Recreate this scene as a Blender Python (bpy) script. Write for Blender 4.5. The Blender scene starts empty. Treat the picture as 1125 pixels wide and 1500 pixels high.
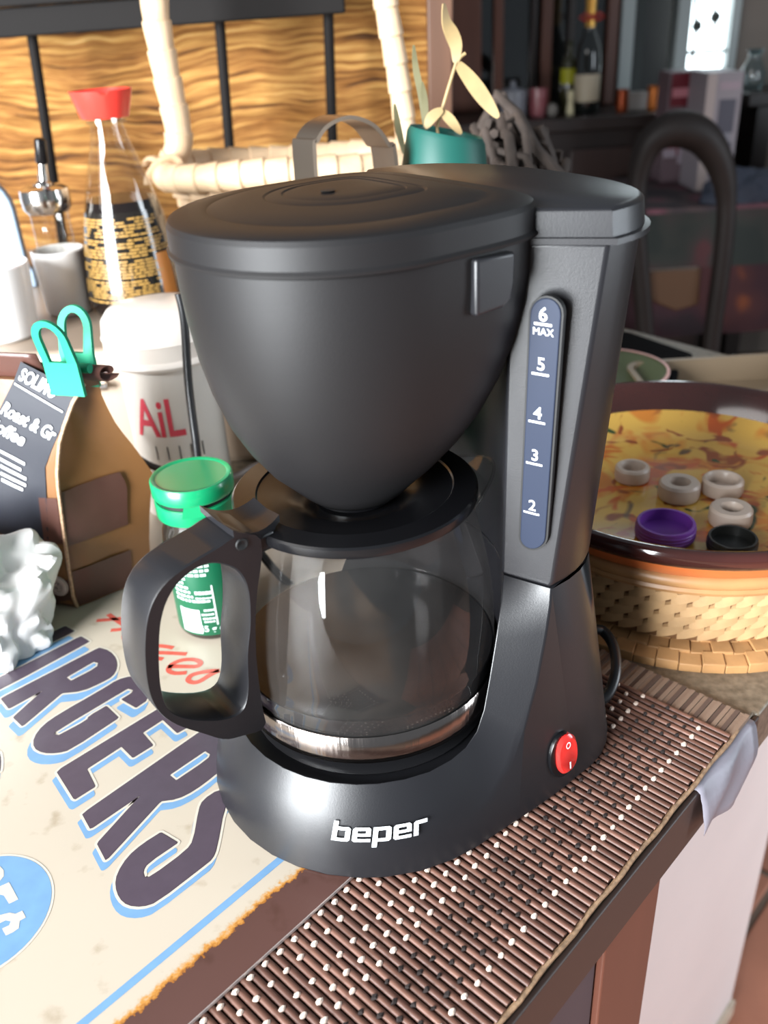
import bpy, bmesh, math, random
from mathutils import Vector, Matrix, noise
from mathutils.geometry import tessellate_polygon
random.seed(7)
S = bpy.context.scene
COL = S.collection
sin, cos, pi, rad = math.sin, math.cos, math.pi, math.radians

# ------------------------------------------------------------------ camera
FPX, TH, RO, H = 1300.0, rad(29.13), rad(-3.49), 0.30
_a, _b = Vector((1, 0, 0)), Vector((0, sin(TH), cos(TH)))
FW = Vector((0, cos(TH), -sin(TH)))
CR = cos(RO) * _a + sin(RO) * _b
CU = -sin(RO) * _a + cos(RO) * _b
EYE = Vector((0, 0, H))
cam_d = bpy.data.cameras.new('camera')
cam_d.sensor_fit = 'VERTICAL'; cam_d.sensor_height = 24.0; cam_d.sensor_width = 18.0
cam_d.lens = FPX / 1500 * 24.0
cam_d.clip_start = 0.01; cam_d.clip_end = 50
cam_d.dof.use_dof = True; cam_d.dof.focus_distance = 0.37; cam_d.dof.aperture_fstop = 7.0
cam = bpy.data.objects.new('camera', cam_d)
M3 = Matrix((CR, CU, -FW)).transposed()
cam.matrix_world = Matrix.Translation(EYE) @ M3.to_4x4()
COL.objects.link(cam); S.camera = cam

# ------------------------------------------------------------------ world, lights, exposure
W = bpy.data.worlds.new('room_light'); S.world = W; W.use_nodes = True
W.node_tree.nodes['Background'].inputs[0].default_value = (0.80, 0.90, 1.0, 1)
W.node_tree.nodes['Background'].inputs[1].default_value = 0.20

def area(name, loc, target, sx, sy, power, col):
    d = bpy.data.lights.new(name, 'AREA'); d.shape = 'RECTANGLE'; d.size = sx; d.size_y = sy
    d.energy = power; d.color = col
    o = bpy.data.objects.new(name, d); COL.objects.link(o); o.location = loc
    o.rotation_euler = (Vector(target) - Vector(loc)).to_track_quat('-Z', 'Y').to_euler()
    return o
area('window_daylight_left', (-1.25, -0.35, 1.2), (-0.15, 0.6, 0.05), 1.0, 1.3, 13, (1.0, 0.97, 0.94))
area('balcony_door_daylight', (-1.65, -1.35, 0.42), (-0.05, 0.40, 0.08), 1.25, 1.8, 270, (0.93, 0.97, 1.0))
area('window_daylight_right', (2.6, 0.2, 0.35), (0.3, 0.4, -0.1), 0.7, 1.7, 30, (0.84, 0.92, 1.0))
S.view_settings.view_transform = 'Standard'; S.view_settings.look = 'None'
S.view_settings.gamma = 1.0; S.view_settings.use_curve_mapping = False
S.view_settings.exposure = 0.52
S.cycles.max_bounces = 8; S.cycles.transparent_max_bounces = 16
S.cycles.caustics_reflective = False; S.cycles.caustics_refractive = False
try: S.cycles.use_denoising = True
except Exception: pass

# ------------------------------------------------------------------ helpers
def ray(x, y): return FW + (x - 562.5) / FPX * CR + (750 - y) / FPX * CU
def az(x, y, z=0.0): d = ray(x, y); return EYE + d * ((z - H) / d.z)
def ay(x, y, Y): d = ray(x, y); return EYE + d * (Y / d.y)
def pl(x, y, P, n): d = ray(x, y); n = Vector(n); return EYE + d * ((Vector(P) - EYE).dot(n) / d.dot(n))
E1 = Vector((.70711, .70711, 0)); E2 = Vector((-.70711, .70711, 0))
def ST(s, t, z=0.0): return E1 * s + E2 * t + Vector((0, 0, z))
def lin(c): c /= 255.0; return c / 12.92 if c <= .04045 else ((c + .055) / 1.055) ** 2.4
def rgb(r, g, b): return (lin(r), lin(g), lin(b), 1)

_m = {}
def M(name, col, rough=.5, metal=0.0, var=0.0, vscale=40, vstretch=(1, 1, 1), bump=0.0, bscale=200, bstretch=(1, 1, 1), coat=0.0, spec=.5, emit=0, trans=0, sss=0):
    if name in _m: return _m[name]
    m = bpy.data.materials.new(name); m.use_nodes = True; _m[name] = m
    nt = m.node_tree; p = nt.nodes['Principled BSDF']
    p.inputs['Base Color'].default_value = col; p.inputs['Roughness'].default_value = rough
    p.inputs['Metallic'].default_value = metal; p.inputs['Specular IOR Level'].default_value = spec
    if coat: p.inputs['Coat Weight'].default_value = coat; p.inputs['Coat Roughness'].default_value = .08
    if trans: p.inputs['Transmission Weight'].default_value = trans
    if sss: p.inputs['Subsurface Weight'].default_value = sss; p.inputs['Subsurface Radius'].default_value = (.01, .008, .006)
    if emit: p.inputs['Emission Color'].default_value = col; p.inputs['Emission Strength'].default_value = emit
    if var or bump:
        tc = nt.nodes.new('ShaderNodeTexCoord')
        def nz(sc, st):
            mp = nt.nodes.new('ShaderNodeMapping'); mp.inputs['Scale'].default_value = st
            nt.links.new(tc.outputs['Object'], mp.inputs[0])
            n = nt.nodes.new('ShaderNodeTexNoise'); n.inputs['Scale'].default_value = sc; n.inputs['Detail'].default_value = 4
            nt.links.new(mp.outputs[0], n.inputs['Vector']); return n
        if var:
            n = nz(vscale, vstretch); r = nt.nodes.new('ShaderNodeValToRGB')
            r.color_ramp.elements[0].position = .3; r.color_ramp.elements[1].position = .7
            r.color_ramp.elements[0].color = tuple(c * (1 - var) for c in col[:3]) + (1,)
            r.color_ramp.elements[1].color = tuple(min(1, c * (1 + var)) for c in col[:3]) + (1,)
            nt.links.new(n.outputs[0], r.inputs[0]); nt.links.new(r.outputs[0], p.inputs['Base Color'])
        if bump:
            n = nz(bscale, bstretch); b = nt.nodes.new('ShaderNodeBump'); b.inputs['Strength'].default_value = bump
            b.inputs['Distance'].default_value = .001
            nt.links.new(n.outputs[0], b.inputs['Height']); nt.links.new(b.outputs[0], p.inputs['Normal'])
    return m
def GLASS(name, tint, ior=1.5, rough=.01, refl=1.0, film=0.0):
    """thin clear glass: see-through with fresnel reflections"""
    if name in _m: return _m[name]
    m = bpy.data.materials.new(name); m.use_nodes = True; _m[name] = m
    nt = m.node_tree; nt.nodes.clear()
    o = nt.nodes.new('ShaderNodeOutputMaterial'); mx = nt.nodes.new('ShaderNodeMixShader')
    t = nt.nodes.new('ShaderNodeBsdfTransparent'); t.inputs[0].default_value = tint
    g = nt.nodes.new('ShaderNodeBsdfGlossy'); g.inputs['Roughness'].default_value = rough
    f = nt.nodes.new('ShaderNodeLayerWeight'); f.inputs[0].default_value = .5
    e = nt.nodes.new('ShaderNodeMath'); e.operation = 'POWER'; e.inputs[1].default_value = 4.0; nt.links.new(f.outputs['Facing'], e.inputs[0])
    k = nt.nodes.new('ShaderNodeMath'); k.operation = 'MULTIPLY_ADD'; k.inputs[1].default_value = .75; k.inputs[2].default_value = .045 * refl; k.use_clamp = True
    nt.links.new(e.outputs[0], k.inputs[0]); nt.links.new(k.outputs[0], mx.inputs[0])
    nt.links.new(t.outputs[0], mx.inputs[1]); nt.links.new(g.outputs[0], mx.inputs[2])
    if film:
        df = nt.nodes.new('ShaderNodeBsdfDiffuse'); df.inputs[0].default_value = (.62, .60, .58, 1); m2 = nt.nodes.new('ShaderNodeMixShader')
        tc = nt.nodes.new('ShaderNodeTexCoord'); n = nt.nodes.new('ShaderNodeTexNoise'); n.inputs['Scale'].default_value = 38; n.inputs['Detail'].default_value = 5; nt.links.new(tc.outputs['Object'], n.inputs['Vector'])
        q = nt.nodes.new('ShaderNodeMath'); q.operation = 'MULTIPLY'; q.inputs[1].default_value = film * 2; nt.links.new(n.outputs[0], q.inputs[0]); nt.links.new(q.outputs[0], m2.inputs[0])
        nt.links.new(mx.outputs[0], m2.inputs[1]); nt.links.new(df.outputs[0], m2.inputs[2]); nt.links.new(m2.outputs[0], o.inputs[0])
    else: nt.links.new(mx.outputs[0], o.inputs[0])
    return m

def thing(name, label, cat, loc, group=None):
    o = bpy.data.objects.new(name, None); o.empty_display_size = .01; COL.objects.link(o); o.location = loc
    o['label'] = label; o['category'] = cat
    if group: o['group'] = group
    return o
def tag(o, label, cat, group=None):
    o['label'] = label; o['category'] = cat
    if group: o['group'] = group
    return o
def struct(o): o['kind'] = 'structure'; return o
def wloc(o):
    v = Vector(o.location)
    while o.parent: o = o.parent; v += Vector(o.location)
    return v

class MB:
    def __init__(s): s.v = []; s.f = []; s.mi = []; s.k = 0
    def add(s, vs, fs):
        n = len(s.v); s.v += [Vector(p) for p in vs]
        for f in fs: s.f.append([i + n for i in f]); s.mi.append(s.k)
    def box(s, c, d, R=None):
        c = Vector(c); hx, hy, hz = d[0] / 2, d[1] / 2, d[2] / 2
        vs = [Vector((x, y, z)) for x in (-hx, hx) for y in (-hy, hy) for z in (-hz, hz)]
        if R: vs = [R @ p for p in vs]
        s.add([p + c for p in vs], [(0, 1, 3, 2), (4, 6, 7, 5), (0, 4, 5, 1), (2, 3, 7, 6), (0, 2, 6, 4), (1, 5, 7, 3)])
    def hexa(s, lo, hi):
        n = len(lo); s.add(list(lo) + list(hi), [tuple(range(n))[::-1], tuple(range(n, 2 * n))] + [(i, (i + 1) % n, n + (i + 1) % n, n + i) for i in range(n)])
    def loft(s, rings, close=True, cap0=True, cap1=True):
        n = len(rings[0]); vs = [p for r in rings for p in r]; fs = []
        for k in range(len(rings) - 1):
            for i in range(n if close else n - 1):
                j = (i + 1) % n; fs.append((k * n + i, k * n + j, (k + 1) * n + j, (k + 1) * n + i))
        if cap0: fs.append(tuple(range(n))[::-1])
        if cap1: fs.append(tuple(range((len(rings) - 1) * n, len(rings) * n)))
        s.add(vs, fs)
    def lathe(s, prof, c=(0, 0, 0), seg=48, R=None, cap=False):
        c = Vector(c); vs = []; fs = []; n = seg
        rings = []
        for r, z in prof:
            ring = []
            for i in range(n):
                a = 2 * pi * i / n; p = Vector((r * cos(a), r * sin(a), z))
                if R: p = R @ p
                ring.append(c + p)
            rings.append(ring)
        s.loft(rings, True, cap and prof[0][0] > 1e-6, cap and prof[-1][0] > 1e-6)
    def tube(s, pts, r, seg=10, rs=None, flat=1.0, up=None):
        pts = [Vector(p) for p in pts]; rings = []; prev = None
        for i, p in enumerate(pts):
            t = (pts[min(i + 1, len(pts) - 1)] - pts[max(i - 1, 0)]).normalized()
            if prev is None: a = (Vector(up) if up else (Vector((0, 0, 1)) if abs(t.z) < .9 else Vector((1, 0, 0))))
            else: a = prev
            a = (a - t * a.dot(t)).normalized(); b = t.cross(a); prev = a
            q = rs[i] if rs else r
            rings.append([p + q * (cos(2 * pi * k / seg) * a * flat + sin(2 * pi * k / seg) * b) for k in range(seg)])
        s.loft(rings)
    def poly(s, pts3, holes=()):
        loops = [[Vector(p) for p in pts3]] + [[Vector(p) for p in h] for h in holes]
        flat = [p for l in loops for p in l]
        s.add(flat, [tuple(t) for t in tessellate_polygon(loops)])
    def grid(s, fn, nu, nv):
        vs = [fn(u / nu, v / nv) for v in range(nv + 1) for u in range(nu + 1)]
        s.add(vs, [(v * (nu + 1) + u, v * (nu + 1) + u + 1, (v + 1) * (nu + 1) + u + 1, (v + 1) * (nu + 1) + u) for v in range(nv) for u in range(nu)])
    def build(s, name, mats, parent=None, at=None, smooth=40, bevel=0, xf=None, label=None, weld=False):
        if not isinstance(mats, (list, tuple)): mats = [mats]
        vs = [xf(p) for p in s.v] if xf else s.v
        if parent is not None: org = wloc(parent)
        elif at is not None: org = Vector(at)
        else:
            xs = [[p[i] for p in vs] for i in range(3)]
            org = Vector(((min(xs[0]) + max(xs[0])) / 2, (min(xs[1]) + max(xs[1])) / 2, min(xs[2])))
        me = bpy.data.meshes.new(name); me.from_pydata([p - org for p in vs], [], s.f)
        for m in mats: me.materials.append(m)
        me.polygons.foreach_set('material_index', s.mi)
        bm = bmesh.new(); bm.from_mesh(me)
        if weld: bmesh.ops.remove_doubles(bm, verts=bm.verts, dist=1e-6)
        bmesh.ops.recalc_face_normals(bm, faces=bm.faces); bm.to_mesh(me); bm.free()
        if smooth:
            me.polygons.foreach_set('use_smooth', [True] * len(me.polygons)); me.set_sharp_from_angle(angle=rad(smooth))
        me.update()
        o = bpy.data.objects.new(name, me); COL.objects.link(o)
        if parent is not None: o.parent = parent
        else: o.location = org
        if bevel:
            b = o.modifiers.new('bevel', 'BEVEL'); b.width = bevel; b.segments = 3; b.limit_method = 'ANGLE'; b.angle_limit = rad(38)
            b.harden_normals = False
        if label: o['label'] = label
        return o

def text_mesh(body, size=1.0, bold=0.0, shear=0.0, sub=True, space=1.0, align='CENTER'):
    """returns (verts2d, faces) of a word, centred at the origin"""
    cu = bpy.data.curves.new('lettering', 'FONT'); cu.body = body; cu.size = size; cu.offset = bold; cu.shear = shear
    cu.align_x = align; cu.align_y = 'BOTTOM_BASELINE'; cu.resolution_u = 3; cu.space_character = space
    o = bpy.data.objects.new('lettering', cu); COL.objects.link(o)
    dg = bpy.context.evaluated_depsgraph_get()
    me = bpy.data.meshes.new_from_object(o.evaluated_get(dg))
    bm = bmesh.new(); bm.from_mesh(me)
    if sub:
        for _ in range(2):
            ed = [e for e in bm.edges if e.calc_length() > .25 * size]
            if ed: bmesh.ops.subdivide_edges(bm, edges=ed, cuts=1)
        bmesh.ops.triangulate(bm, faces=bm.faces)
    vs = [v.co.copy() for v in bm.verts]; bm.verts.index_update(); fs = [tuple(v.index for v in f.verts) for f in bm.faces]
    bm.free(); bpy.data.objects.remove(o); bpy.data.meshes.remove(me); bpy.data.curves.remove(cu)
    return vs, fs
def put_text(mb, fn, *a, **k):
    vs, fs = text_mesh(*a, **k); mb.add([fn(p.x, p.y) for p in vs], fs)

def arc(cx, cy, r, a0, a1, n): return [(cx + r * cos(rad(a0 + (a1 - a0) * i / n)), cy + r * sin(rad(a0 + (a1 - a0) * i / n))) for i in range(n + 1)]
def bez(pts, n):
    """Catmull-Rom through points"""
    P = [Vector(p) for p in pts]; out = []
    for i in range(len(P) - 1):
        a = P[max(i - 1, 0)]; b = P[i]; c = P[i + 1]; d = P[min(i + 2, len(P) - 1)]
        for k in range(n):
            t = k / n
            out.append(.5 * ((2 * b) + (c - a) * t + (2 * a - 5 * b + 4 * c - d) * t * t + (3 * b - a - 3 * c + d) * t ** 3))
    return out + [P[-1]]
def resample(loop, n):
    L = [Vector(p) for p in loop]; m = len(L); ds = [(L[(i + 1) % m] - L[i]).length for i in range(m)]; T = sum(ds); out = []; i = 0; acc = 0
    for k in range(n):
        d = T * k / n
        while acc + ds[i] < d: acc += ds[i]; i += 1
        out.append(L[i].lerp(L[(i + 1) % m], (d - acc) / ds[i]))
    return out
def offset_poly(pts, d):
    n = len(pts); ar = sum(pts[i][0] * pts[(i + 1) % n][1] - pts[(i + 1) % n][0] * pts[i][1] for i in range(n)); sg = 1 if ar > 0 else -1; out = []
    for i in range(n):
        p0, p1, p2 = Vector(pts[i - 1]), Vector(pts[i]), Vector(pts[(i + 1) % n])
        a = (p1 - p0); b = (p2 - p1)
        if a.length < 1e-9 or b.length < 1e-9: out.append(p1); continue
        a.normalize(); b.normalize()
        na = Vector((a.y, -a.x)) * sg; nb = Vector((b.y, -b.x)) * sg; m = na + nb
        if m.length < .2: m = na
        m.normalize(); k = max(.45, m.dot(na)); out.append(p1 + m * d / k)
    return out

# ------------------------------------------------------------------ materials
BLACK = M('black_satin_plastic', rgb(25, 25, 28), .36, spec=.5, bump=.04, bscale=1500)
BLACK2 = M('black_gloss_plastic', rgb(16, 16, 18), .22, spec=.35)
MATTE = M('black_matte_plastic', rgb(23, 22, 23), .48, spec=.28, bump=.06, bscale=1800)
DARK = M('black_void', rgb(10, 10, 11), .6)
STEEL = M('polished_steel', rgb(215, 210, 205), .16, 1.0, bump=.05, bscale=60, bstretch=(1, 1, .05))
BRUSH = M('brushed_steel', rgb(178, 168, 155), .34, 1.0, bump=.1, bscale=300, bstretch=(.05, 1, 1))
WHITEINK = M('white_ink', rgb(240, 243, 245), .4)
CORD = M('black_rubber', rgb(30, 30, 32), .35)
GL_CARAFE = GLASS('smoky_carafe_glass', (.80, .79, .79, 1), 1.55, .02, 1.0, .018)
GL = GLASS('clear_glass', (.93, .93, .92, 1), 1.5, .015, 1.3)
# ------------------------------------------------------------------ room and counter (the setting)
ZC = -0.0045                                      # counter top, under the mat
G3 = lambda x, y, z=0: Vector((x, y, z))
STONE = M('speckled_counter_stone', rgb(120, 108, 92), .45, var=.35, vscale=260, bump=.1, bscale=300)
BROWNW = M('dark_brown_cabinet_paint', rgb(58, 44, 39), .5, var=.12, vscale=8, vstretch=(1, 1, .1))
NAVYW = M('slate_cabinet_panel', rgb(62, 62, 72), .5, var=.08, vscale=10)
REDW = M('reddish_brown_board', rgb(104, 62, 48), .5, var=.2, vscale=12, vstretch=(1, 1, .1))
PLASTER = M('white_plaster', rgb(240, 234, 232), .7, var=.03, vscale=6, bump=.1, bscale=40)
TERRA = M('terracotta_floor_tile', rgb(176, 116, 92), .6, var=.18, vscale=9)
GROUT = M('tile_grout', rgb(120, 100, 86), .8)
m = MB()
far0, far1 = az(920, 482, ZC), az(1125, 535, ZC); fd = (far1 - far0).normalized()
outl = [ST(-.55, .1065), ST(.352, .1065), ST(.352, .104), ST(.62, .104), far0 + fd * .30, far0 - fd * .36, Vector((-.05, 1.3, 0)), Vector((-.9, 1.3, 0)), Vector((-.9, .2, 0))]
lo = [Vector((p.x, p.y, ZC - .03)) for p in outl]; hi = [Vector((p.x, p.y, ZC)) for p in outl]
m.hexa(lo, hi)
counter = m.build('trim_1', STONE, bevel=.002); struct(counter)
# cabinet end under the counter: upright boards side by side
m = MB(); m.box((0, 0, 0), (1, 1, 1)); 
cab = MB(); R45 = Matrix.Rotation(rad(45), 3, 'Z')
def stbox(mb, s0, s1, t0, t1, z0, z1):
    mb.hexa([ST(s0, t0, z0), ST(s1, t0, z0), ST(s1, t1, z0), ST(s0, t1, z0)], [ST(s0, t0, z1), ST(s1, t0, z1), ST(s1, t1, z1), ST(s0, t1, z1)])
mb = MB(); stbox(mb, -.55, .3515, .1035, .1062, ZC - .031, ZC - .0008); struct(mb.build('trim_3', BROWNW, bevel=.0008))
cabinet = thing('base_cabinet', 'dark brown base cabinet with slate panel under the slatted placemat', 'cabinet', ST(.0, .3, -.9))
mb = MB(); stbox(mb, -.5, .272, .122, .5, -.9, ZC - .031); mb.build('carcass', BROWNW, cabinet)
mb = MB(); stbox(mb, -.5, .165, .108, .121, -.86, ZC - .032); mb.build('board', BROWNW, cabinet, bevel=.001)
mb = MB(); stbox(mb, .167, .222, .111, .121, -.9, ZC - .032); mb.build('panel', NAVYW, cabinet, label='slate grey panel')
mb = MB(); stbox(mb, .224, .272, .108, .121, -.9, ZC - .032); mb.build('board', REDW, cabinet, bevel=.001, label='reddish brown end board')
mb = MB(); stbox(mb, .274, .80, .200, .40, -.9, ZC - .031); struct(mb.build('wall_low', PLASTER))
mb = MB(); stbox(mb, .274, .80, .194, .1995, -.9, -.87); struct(mb.build('baseboard_low', M('cream_skirting', rgb(206, 190, 170), .6, var=.2, vscale=30)))
# floor with tiles
m = MB(); m.box((.8, 1.0, -.93), (6.5, 7.4, .05)); floor = struct(m.build('floor', GROUT))
tm = None; k = 0
for i in range(-1, 6):
    for j in range(-7, 2):
        c = ST(.30 + i * .3, .106 - .02 + j * .3, -.9045)
        if tm is None:
            m = MB(); m.box((0, 0, 0), (.29, .29, .006), R45); t = m.build('tile', TERRA, None, at=(0, 0, 0), bevel=.003); tm = t
        else:
            t = tm.copy(); COL.objects.link(t)
        t.parent = floor; t.location = c - floor.location

# ------------------------------------------------------------------ slatted placemat
SLATM = [M('brown_bamboo_%s' % n, rgb(*c), .42, var=.16, vscale=60, vstretch=(1, 1, 1), bump=.1, bscale=400) for n, c in (('a', (104, 72, 60)), ('b', (90, 61, 51)), ('c', (115, 81, 68)))]
mat_o = thing('bamboo_placemat', 'brown bamboo slat placemat with white thread knots under the coffee maker', 'placemat', ST(.2, .2, ZC))
PITCH = .0035
def slat_mesh(mt):
    m = MB(); pr = [(.0015 * cos(a) , .0010 + .0011 * sin(a)) for a in [2 * pi * i / 8 + pi / 8 for i in range(8)]]
    L = .215
    m.loft([[Vector(E1) * p[0] + Vector(E2) * q + Vector((0, 0, p[1] - .0024)) for p in pr] for q in (0, L)])
    o = m.build('bamboo_slat', mt, None, at=(0, 0, 0), smooth=60); return o
protos = [slat_mesh(x) for x in SLATM]; used = [False] * 3
k = 0; s = .070
slat_s = []
while s < .326:
    i = random.choice((0, 0, 1, 2)); p = protos[i]
    if used[i]: o = p.copy(); COL.objects.link(o)
    else: o = p; used[i] = True
    o.parent = mat_o; o.location = ST(s, .1068 + random.uniform(-.0006, .0008), random.uniform(-.0002, .0002)) - mat_o.location
    slat_s.append(s); s += PITCH; k += 1
kn_w = MB(); kn_d = MB()
def knot(mb, s, t, z, r):
    if mb is kn_w:
        c = ST(s, t, z); e = [random.uniform(.75, 1.15) for _ in range(7)]; rings = []
        for k, (q, h) in enumerate(((1, -.3), (1.02, .25), (.62, .72))):
            rings.append([c + E1 * (r * 1.15 * q * e[i] * cos(2 * pi * i / 7)) + E2 * (r * .78 * q * e[(i + k) % 7] * sin(2 * pi * i / 7)) + Vector((0, 0, r * h)) for i in range(7)])
        mb.loft(rings); return
    c = ST(s, t, z); d1 = E1 * r * 1.25; d2 = E2 * r * .62; up = Vector((0, 0, r * .75))
    j = lambda: Vector((random.uniform(-1, 1), random.uniform(-1, 1), random.uniform(-.5, .8))) * r * .25
    a = [c - d1 + j(), c - d2 * 1.2 + j(), c + d1 + j(), c + d2 * 1.2 + j()]
    b = [c - d1 * .55 + up + j(), c - d2 * .8 + up + j(), c + d1 * .55 + up + j(), c + d2 * .8 + up + j()]
    mb.hexa(a, b)
for t, off, kind in ((.1825, 0, 'w'), (.1750, .5, 'w'), (.1650, 0, 'w'), (.1577, .5, 'w'), (.1512, 0, 'w'), (.1441, .5, 'd'), (.1378, 0, 'd'), (.1318, .5, 'd'), (.1256, 0, 'd'), (.1201, .5, 'w')):
    n = 0
    s = .0702 + PITCH * .5 + off * 2 * PITCH
    while s < .325:
        if kind == 'w': knot(kn_w, s, t + random.uniform(-.0004, .0004), -.0005, .00138)
        else: knot(kn_d, s, t + random.uniform(-.0004, .0004), -.0006, .00130)
        s += 2 * PITCH
for t in (.1903, .1985, .207, .215, .224, .232):
    s = .215
    while s < .325: knot(kn_w, s, t, -.0005, .00138); s += 2 * PITCH
KW = M('white_thread', rgb(226, 206, 190), .7); KD = M('dark_thread', rgb(38, 30, 28), .8)
kn_w.build('white_stitching', KW, mat_o)['kind'] = 'stuff'
kn_d.build('dark_stitching', KD, mat_o)['kind'] = 'stuff'
m = MB()
for t in (.1441, .1378, .1318, .1256, .1201): m.tube([ST(.07, t, -.0026), ST(.326, t, -.0026)], .0006, 5)
m.build('warp_thread', KD, mat_o)
# dark lining under the slats and the cloth hem at the far end
m = MB(); stbox(m, .0695, .327, .1075, .32, -.0043, -.0030); m.build('lining', M('dark_lining', rgb(40, 32, 30), .8), mat_o)
HEM = [M('hem_%d' % i, rgb(*c), .8, bump=.2, bscale=900) for i, c in enumerate(((142, 118, 100), (96, 76, 66)))]
m = MB(); q = .106; i = 0
while q < .30:
    w = .0023; m.k = 0 if i % 3 != 2 else 1
    stbox(m, .327, .345, q, q + w * .92, -.0044, -.0012 - .0006 * (i % 2)); q += w; i += 1
m.build('woven_hem', HEM, mat_o)['kind'] = 'stuff'
# border binding of the near long edge
m = MB(); pts = [ST(.07 + i * .00875, .1062 + .0004 * sin(i * 1.7), -.0022) for i in range(31)]
m.tube(pts, .0011, 6); m.build('edge_binding', M('edge_binding_brown', rgb(150, 120, 92), .7, var=.4, vscale=500), mat_o)
# pale paper liner hanging over the counter edge
m = MB(); n = ST(0, .1015).normalized()
c0 = [ST(.347, .125, -.00475 + .0004), ST(.262, .125, -.00435), ST(.262, .1035, -.00435), ST(.347, .1035, -.00435)]
PAP = M('translucent_lilac_paper', rgb(146, 143, 154), .5, trans=.15, bump=.3, bscale=120)
dn = -E2
def paper(u, v):
    s = .288 + .058 * u; L = .024 + .010 * u
    if v < .3: return ST(s, .112 - .0095 * v / .3, ZC + .0003)
    w = (v - .3) / .7
    return ST(s - .014 * w * u, .1025 - .0035 * min(1, w * 3) + .0012 * sin(u * 9 + w * 5), ZC + .0003 - L * w)
m.grid(paper, 12, 12); o = m.build('paper_liner', PAP, smooth=60)
sm = o.modifiers.new('solid', 'SOLIDIFY'); sm.thickness = .0002
tag(o, 'thin lilac paper sheet hanging over counter edge from under the placemat corner', 'paper')

# ------------------------------------------------------------------ printed tin sign
SZ = .0008
sign_m = bpy.data.materials.new('printed_cream_tin'); sign_m.use_nodes = True
nt = sign_m.node_tree; p = nt.nodes['Principled BSDF']; p.inputs['Roughness'].default_value = .33
tc = nt.nodes.new('ShaderNodeTexCoord'); sx = nt.nodes.new('ShaderNodeSeparateXYZ')
mp = nt.nodes.new('ShaderNodeMapping'); mp.inputs['Rotation'].default_value = (0, 0, -rad(45))   # x = along edge, y = away from edge
nt.links.new(tc.outputs['Object'], mp.inputs[0]); nt.links.new(mp.outputs[0], sx.inputs[0])
nz = nt.nodes.new('ShaderNodeTexNoise'); nz.inputs['Scale'].default_value = 520; nz.inputs['Detail'].default_value = 5
nz2 = nt.nodes.new('ShaderNodeTexNoise'); nz2.inputs['Scale'].default_value = 60; nz2.inputs['Detail'].default_value = 3
for q in (nz, nz2): nt.links.new(tc.outputs['Object'], q.inputs['Vector'])
def math_n(op, a, b):
    n = nt.nodes.new('ShaderNodeMath'); n.operation = op
    for i, x in enumerate((a, b)):
        if isinstance(x, (int, float)): n.inputs[i].default_value = x
        else: nt.links.new(x, n.inputs[i])
    return n.outputs[0]
yy = math_n('ADD', sx.outputs[1], math_n('MULTIPLY', math_n('SUBTRACT', nz.outputs[0], .5), .0062))
yy = math_n('ADD', yy, math_n('MULTIPLY', math_n('SUBTRACT', nz2.outputs[0], .5), .0035))
cr = nt.nodes.new('ShaderNodeValToRGB'); e = cr.color_ramp.elements
sc_ = math_n('MULTIPLY', yy, 25.0)            # 0 .. 0.04 m -> 0 .. 1
nt.links.new(sc_, cr.inputs[0])
e[0].position = 0; e[0].color = rgb(92, 64, 58); e[1].position = .425; e[1].color = rgb(88, 61, 55)
for pos, c in ((.433, (150, 94, 40)), (.468, (196, 140, 70)), (.505, (188, 173, 152)), (.53, (192, 180, 163))):
    q = e.new(pos); q.color = rgb(*c)
st_n = nt.nodes.new('ShaderNodeTexNoise'); st_n.inputs['Scale'].default_value = 75; st_n.inputs['Detail'].default_value = 6
nt.links.new(tc.outputs['Object'], st_n.inputs['Vector'])
st_r = nt.nodes.new('ShaderNodeValToRGB'); st_r.color_ramp.elements[0].position = .60; st_r.color_ramp.elements[0].color = (1, 1, 1, 1)
st_r.color_ramp.elements[1].position = .80; st_r.color_ramp.elements[1].color = (.62, .55, .45, 1)
nt.links.new(st_n.outputs[0], st_r.inputs[0])
mx = nt.nodes.new('ShaderNodeMix'); mx.data_type = 'RGBA'; mx.blend_type = 'MULTIPLY'; mx.inputs[0].default_value = 1
nt.links.new(cr.outputs[0], mx.inputs[6]); nt.links.new(st_r.outputs[0], mx.inputs[7]); nt.links.new(mx.outputs[2], p.inputs['Base Color'])
m = MB(); T0 = .1848; m.k = 0
ol = [ST(-.30, T0, 0), ST(.33, T0, 0), ST(.33, .55, 0), ST(-.30, .55, 0)]
m.hexa([q + Vector((0, 0, -.0001)) for q in ol], [q + Vector((0, 0, SZ)) for q in ol])
sign = m.build('tin_sign', sign_m, None, at=ST(.05, T0, -.0001), smooth=0)
tag(sign, 'cream tin sign printed with big dark BURGERS lettering, brown border and blue line', 'sign')
m = MB(); stbox(m, -.30, .33, T0 - .0004, T0, -.0002, SZ + .0004); m.build('rolled_edge', M('pale_sheet_edge', rgb(210, 200, 196), .3, .6), sign)
PURP = M('dark_purple_print', rgb(78, 67, 79), .33, var=.06, vscale=200)
PBLUE = M('sky_blue_print', rgb(112, 152, 190), .33, var=.06, vscale=120)
PCREAM = M('cream_print', rgb(204, 196, 182), .33)
PRED = M('red_print', rgb(206, 92, 78), .33, var=.12, vscale=300)
PDARK = M('dark_outline_print', rgb(70, 58, 66), .35)
def stz(pts, ox, oy, sc):
    out = []
    for x, y in pts:
        p = az(ox + x / sc, oy + y / sc, SZ); out.append((p.dot(E1), p.dot(E2)))
    return out
def layer(mb, k, pts, z, holes=()):
    mb.k = k; mb.poly([ST(a, b, SZ + z) for a, b in pts], [[ST(a, b, SZ + z) for a, b in h] for h in holes])
SA = (0, 860, 3.309); SB = (0, 1080, 3.309)
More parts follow.
